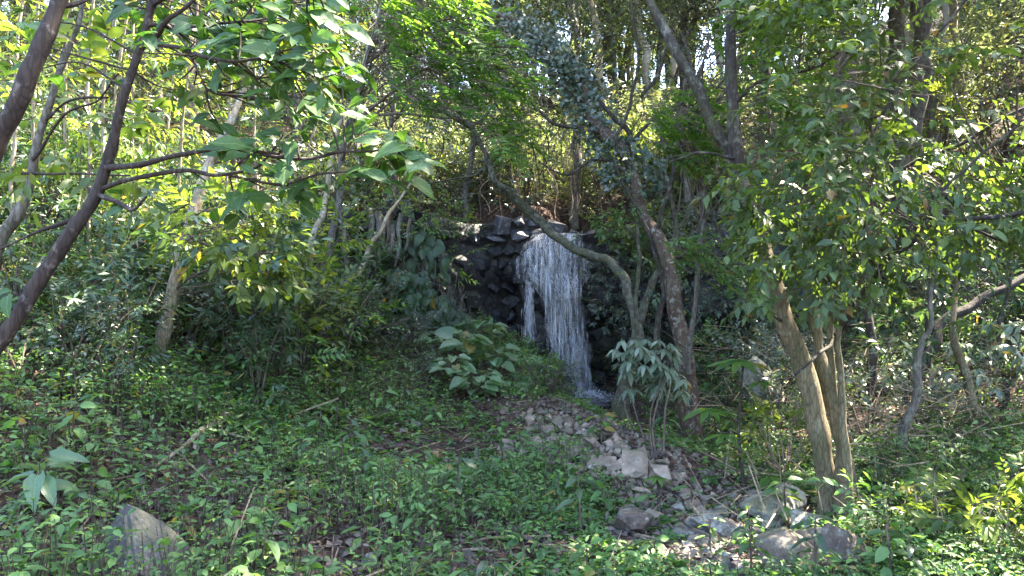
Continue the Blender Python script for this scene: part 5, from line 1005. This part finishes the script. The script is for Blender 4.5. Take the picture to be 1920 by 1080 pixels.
silver('silvery shrub of leaf whorls on the east slope behind the mossy sapling', G(1830, 800), fill([(1780, 640), (1850, 600), (1930, 600), (1930, 690), (1830, 760), (1770, 700)], 6.6, 7.4, 40))
silver('smaller silvery shrub beside the crooked grey sapling', G(1740, 790), fill([(1700, 660), (1780, 680), (1790, 750), (1700, 740)], 7.4, 8, 18))
# sunlit undergrowth
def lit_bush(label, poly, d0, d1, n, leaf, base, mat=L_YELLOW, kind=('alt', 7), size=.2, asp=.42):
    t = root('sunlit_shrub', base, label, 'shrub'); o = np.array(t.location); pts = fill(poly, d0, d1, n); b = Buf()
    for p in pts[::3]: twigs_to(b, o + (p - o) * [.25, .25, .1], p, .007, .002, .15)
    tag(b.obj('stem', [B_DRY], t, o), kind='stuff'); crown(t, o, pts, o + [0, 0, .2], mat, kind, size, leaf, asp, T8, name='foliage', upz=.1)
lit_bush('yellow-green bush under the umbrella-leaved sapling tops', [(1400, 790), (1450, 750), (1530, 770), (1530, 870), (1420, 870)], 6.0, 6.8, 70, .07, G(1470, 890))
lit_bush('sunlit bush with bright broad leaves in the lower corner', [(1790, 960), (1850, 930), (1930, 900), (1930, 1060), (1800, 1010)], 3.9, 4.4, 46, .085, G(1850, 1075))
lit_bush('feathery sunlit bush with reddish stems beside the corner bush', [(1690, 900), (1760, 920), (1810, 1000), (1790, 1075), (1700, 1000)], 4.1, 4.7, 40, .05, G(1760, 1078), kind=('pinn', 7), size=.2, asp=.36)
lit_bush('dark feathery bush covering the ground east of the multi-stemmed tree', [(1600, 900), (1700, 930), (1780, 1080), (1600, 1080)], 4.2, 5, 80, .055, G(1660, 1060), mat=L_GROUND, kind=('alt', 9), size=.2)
# climbing heart-leaved creeper on the ledge and hanging roots
t = root('creeper', P(780, 600, 11.8), 'dark heart-leaved creeper spilling down the west end of the rock face', 'creeper'); o = np.array(t.location)
cp = np.vstack([fill([(730, 500), (800, 520), (870, 590), (900, 640), (800, 620), (740, 570)], 11.4, 11.9, 260), fill([(690, 400), (800, 430), (850, 470), (830, 520), (700, 520)], 11.9, 12.4, 90)])
for p in cp: leaf_obj(t, p - o, np.array([rng.normal(0, .5), -.4, -.8]), np.array([0, -.9, .6]) + rng.normal(0, .3, 3), rng.uniform(.13, .24), 'dheart')
b = Buf()
for p in cp[::6]: twigs_to(b, np.array([p[0] + rng.normal(0, .1), p[1] + .2, p[2] + rng.uniform(.2, .6)]), p, .008, .003)
b.obj('stem', [B_TWIG], t, o)
roots = [(695, 405, 500, 14), (708, 400, 520, 16), (716, 410, 490, 12), (735, 425, 490, 15), (690, 440, 560, 8), (752, 400, 500, 10), (770, 410, 470, 8), (728, 395, 470, 9)]
t = root('hanging_roots', P(712, 400, 11.9), 'pale aerial roots hanging down the west part of the rock face', 'roots'); o = np.array(t.location)
for x, y0, y1, w in roots: wood(t, o, [(x, y0, 11.9, w), (x + rng.normal(0, 4), (y0 + y1) / 2, 11.75, w * .8), (x - 8, y1, 11.7, w * .5)], B_GREY if w > 9 else B_TWIG, 'hanging_root', 7, wig=.03)
# vines
vb = ['thin bare vine', 'looping bare vine', 'pale vertical vine']
for i in range(84):
    px = rng.normal(1030, 130) if i < 60 else rng.uniform(600, 1400); d = rng.uniform(12.5, 17); y0 = rng.uniform(120, 260); y1 = rng.uniform(330, 430)
    if i > 60: y1 = rng.uniform(430, 600) if px > 1110 else y1
    z1 = P(px, y1, d); gz = H1(z1[0], d); 
    pts, rad = resample([P(px, y0, d), P(px + rng.normal(0, 14), (y0 * 2 + y1) / 3, d), P(px + rng.normal(0, 14), (y0 + 2 * y1) / 3, d), P(px + rng.normal(0, 8), y1, d)], [.007] * 4, 5, .05)
    b = Buf(); tube(b, pts, rad * rng.uniform(.6, 1.7), 5); o = b.obj('vine', [[B_TWIG, B_DRY, B_DARK][i % 3]], None, pts[0]); w = 'above the waterfall lip' if px < 1110 else 'between the rusty trunk and the waterfall' if px < 1250 else 'behind the forked pale stem'
    tag(o, f'{vb[i % 3]} hanging {w}', 'vine', f'vines hanging {w}')
# pale culms on the west hill
for i, (px, d) in enumerate(((165, 7.5), (185, 7.8), (200, 8.2), (120, 8.5), (330, 9), (420, 9.5), (250, 9), (60, 8), (480, 10), (560, 10.5), (300, 10), (20, 7))):
    x = (px - 960) / F * d; zb = H1(x, d); t = root('bamboo_stalk', (x, d, zb), ['pale', 'greenish', 'leafy'][i % 3] + ' bamboo-like stalk ' + wbank(x, d), 'bamboo', 'bamboo-like stalks ' + wbank(x, d)); o = np.array(t.location); h = rng.uniform(4, 6); ln = rng.normal(.25, .2)
    pts, rad = resample([o - [0, 0, .1], o + [ln * .3, 0, h * .5], o + [ln * 1.6, -.1, h]], [.02, .016, .005], 8, .02); b = Buf(); tube(b, pts, rad, 7); b.obj('culm', [B_PALE], t, o, smooth=True)
    n = 60; q = pts[rng.integers(len(pts) // 4, len(pts), n)] + rng.normal(0, .3, (n, 3)); crown(t, o, q, o + [0, 0, h * .4], L_YELLOW if i % 4 else L_SHADE, ('alt', 7), .28, .14, .2, T4, droop=.4, upz=-.1)

# ---- labels: alike neighbours are told apart by their order across the view
bpy.context.view_layer.update()
same = {}
for o in COL.objects:
    if o.parent is None and o.get('label') and o.get('group'): same.setdefault((o['label'], o['group']), []).append(o)
ORD = ['westernmost', 'second-from-west', 'third-from-west', 'fourth-from-west', 'fifth-from-west', 'sixth-from-west', 'seventh-from-west']
for (lb, gr), os_ in same.items():
    if 1 < len(os_) <= 8 and len(lb.split()) <= 15:
        os_.sort(key=lambda o: o.location.x / max(o.location.y, .1))
        for k, o in enumerate(os_): o['label'] = ('easternmost' if k == len(os_) - 1 else ORD[k]) + ' ' + lb
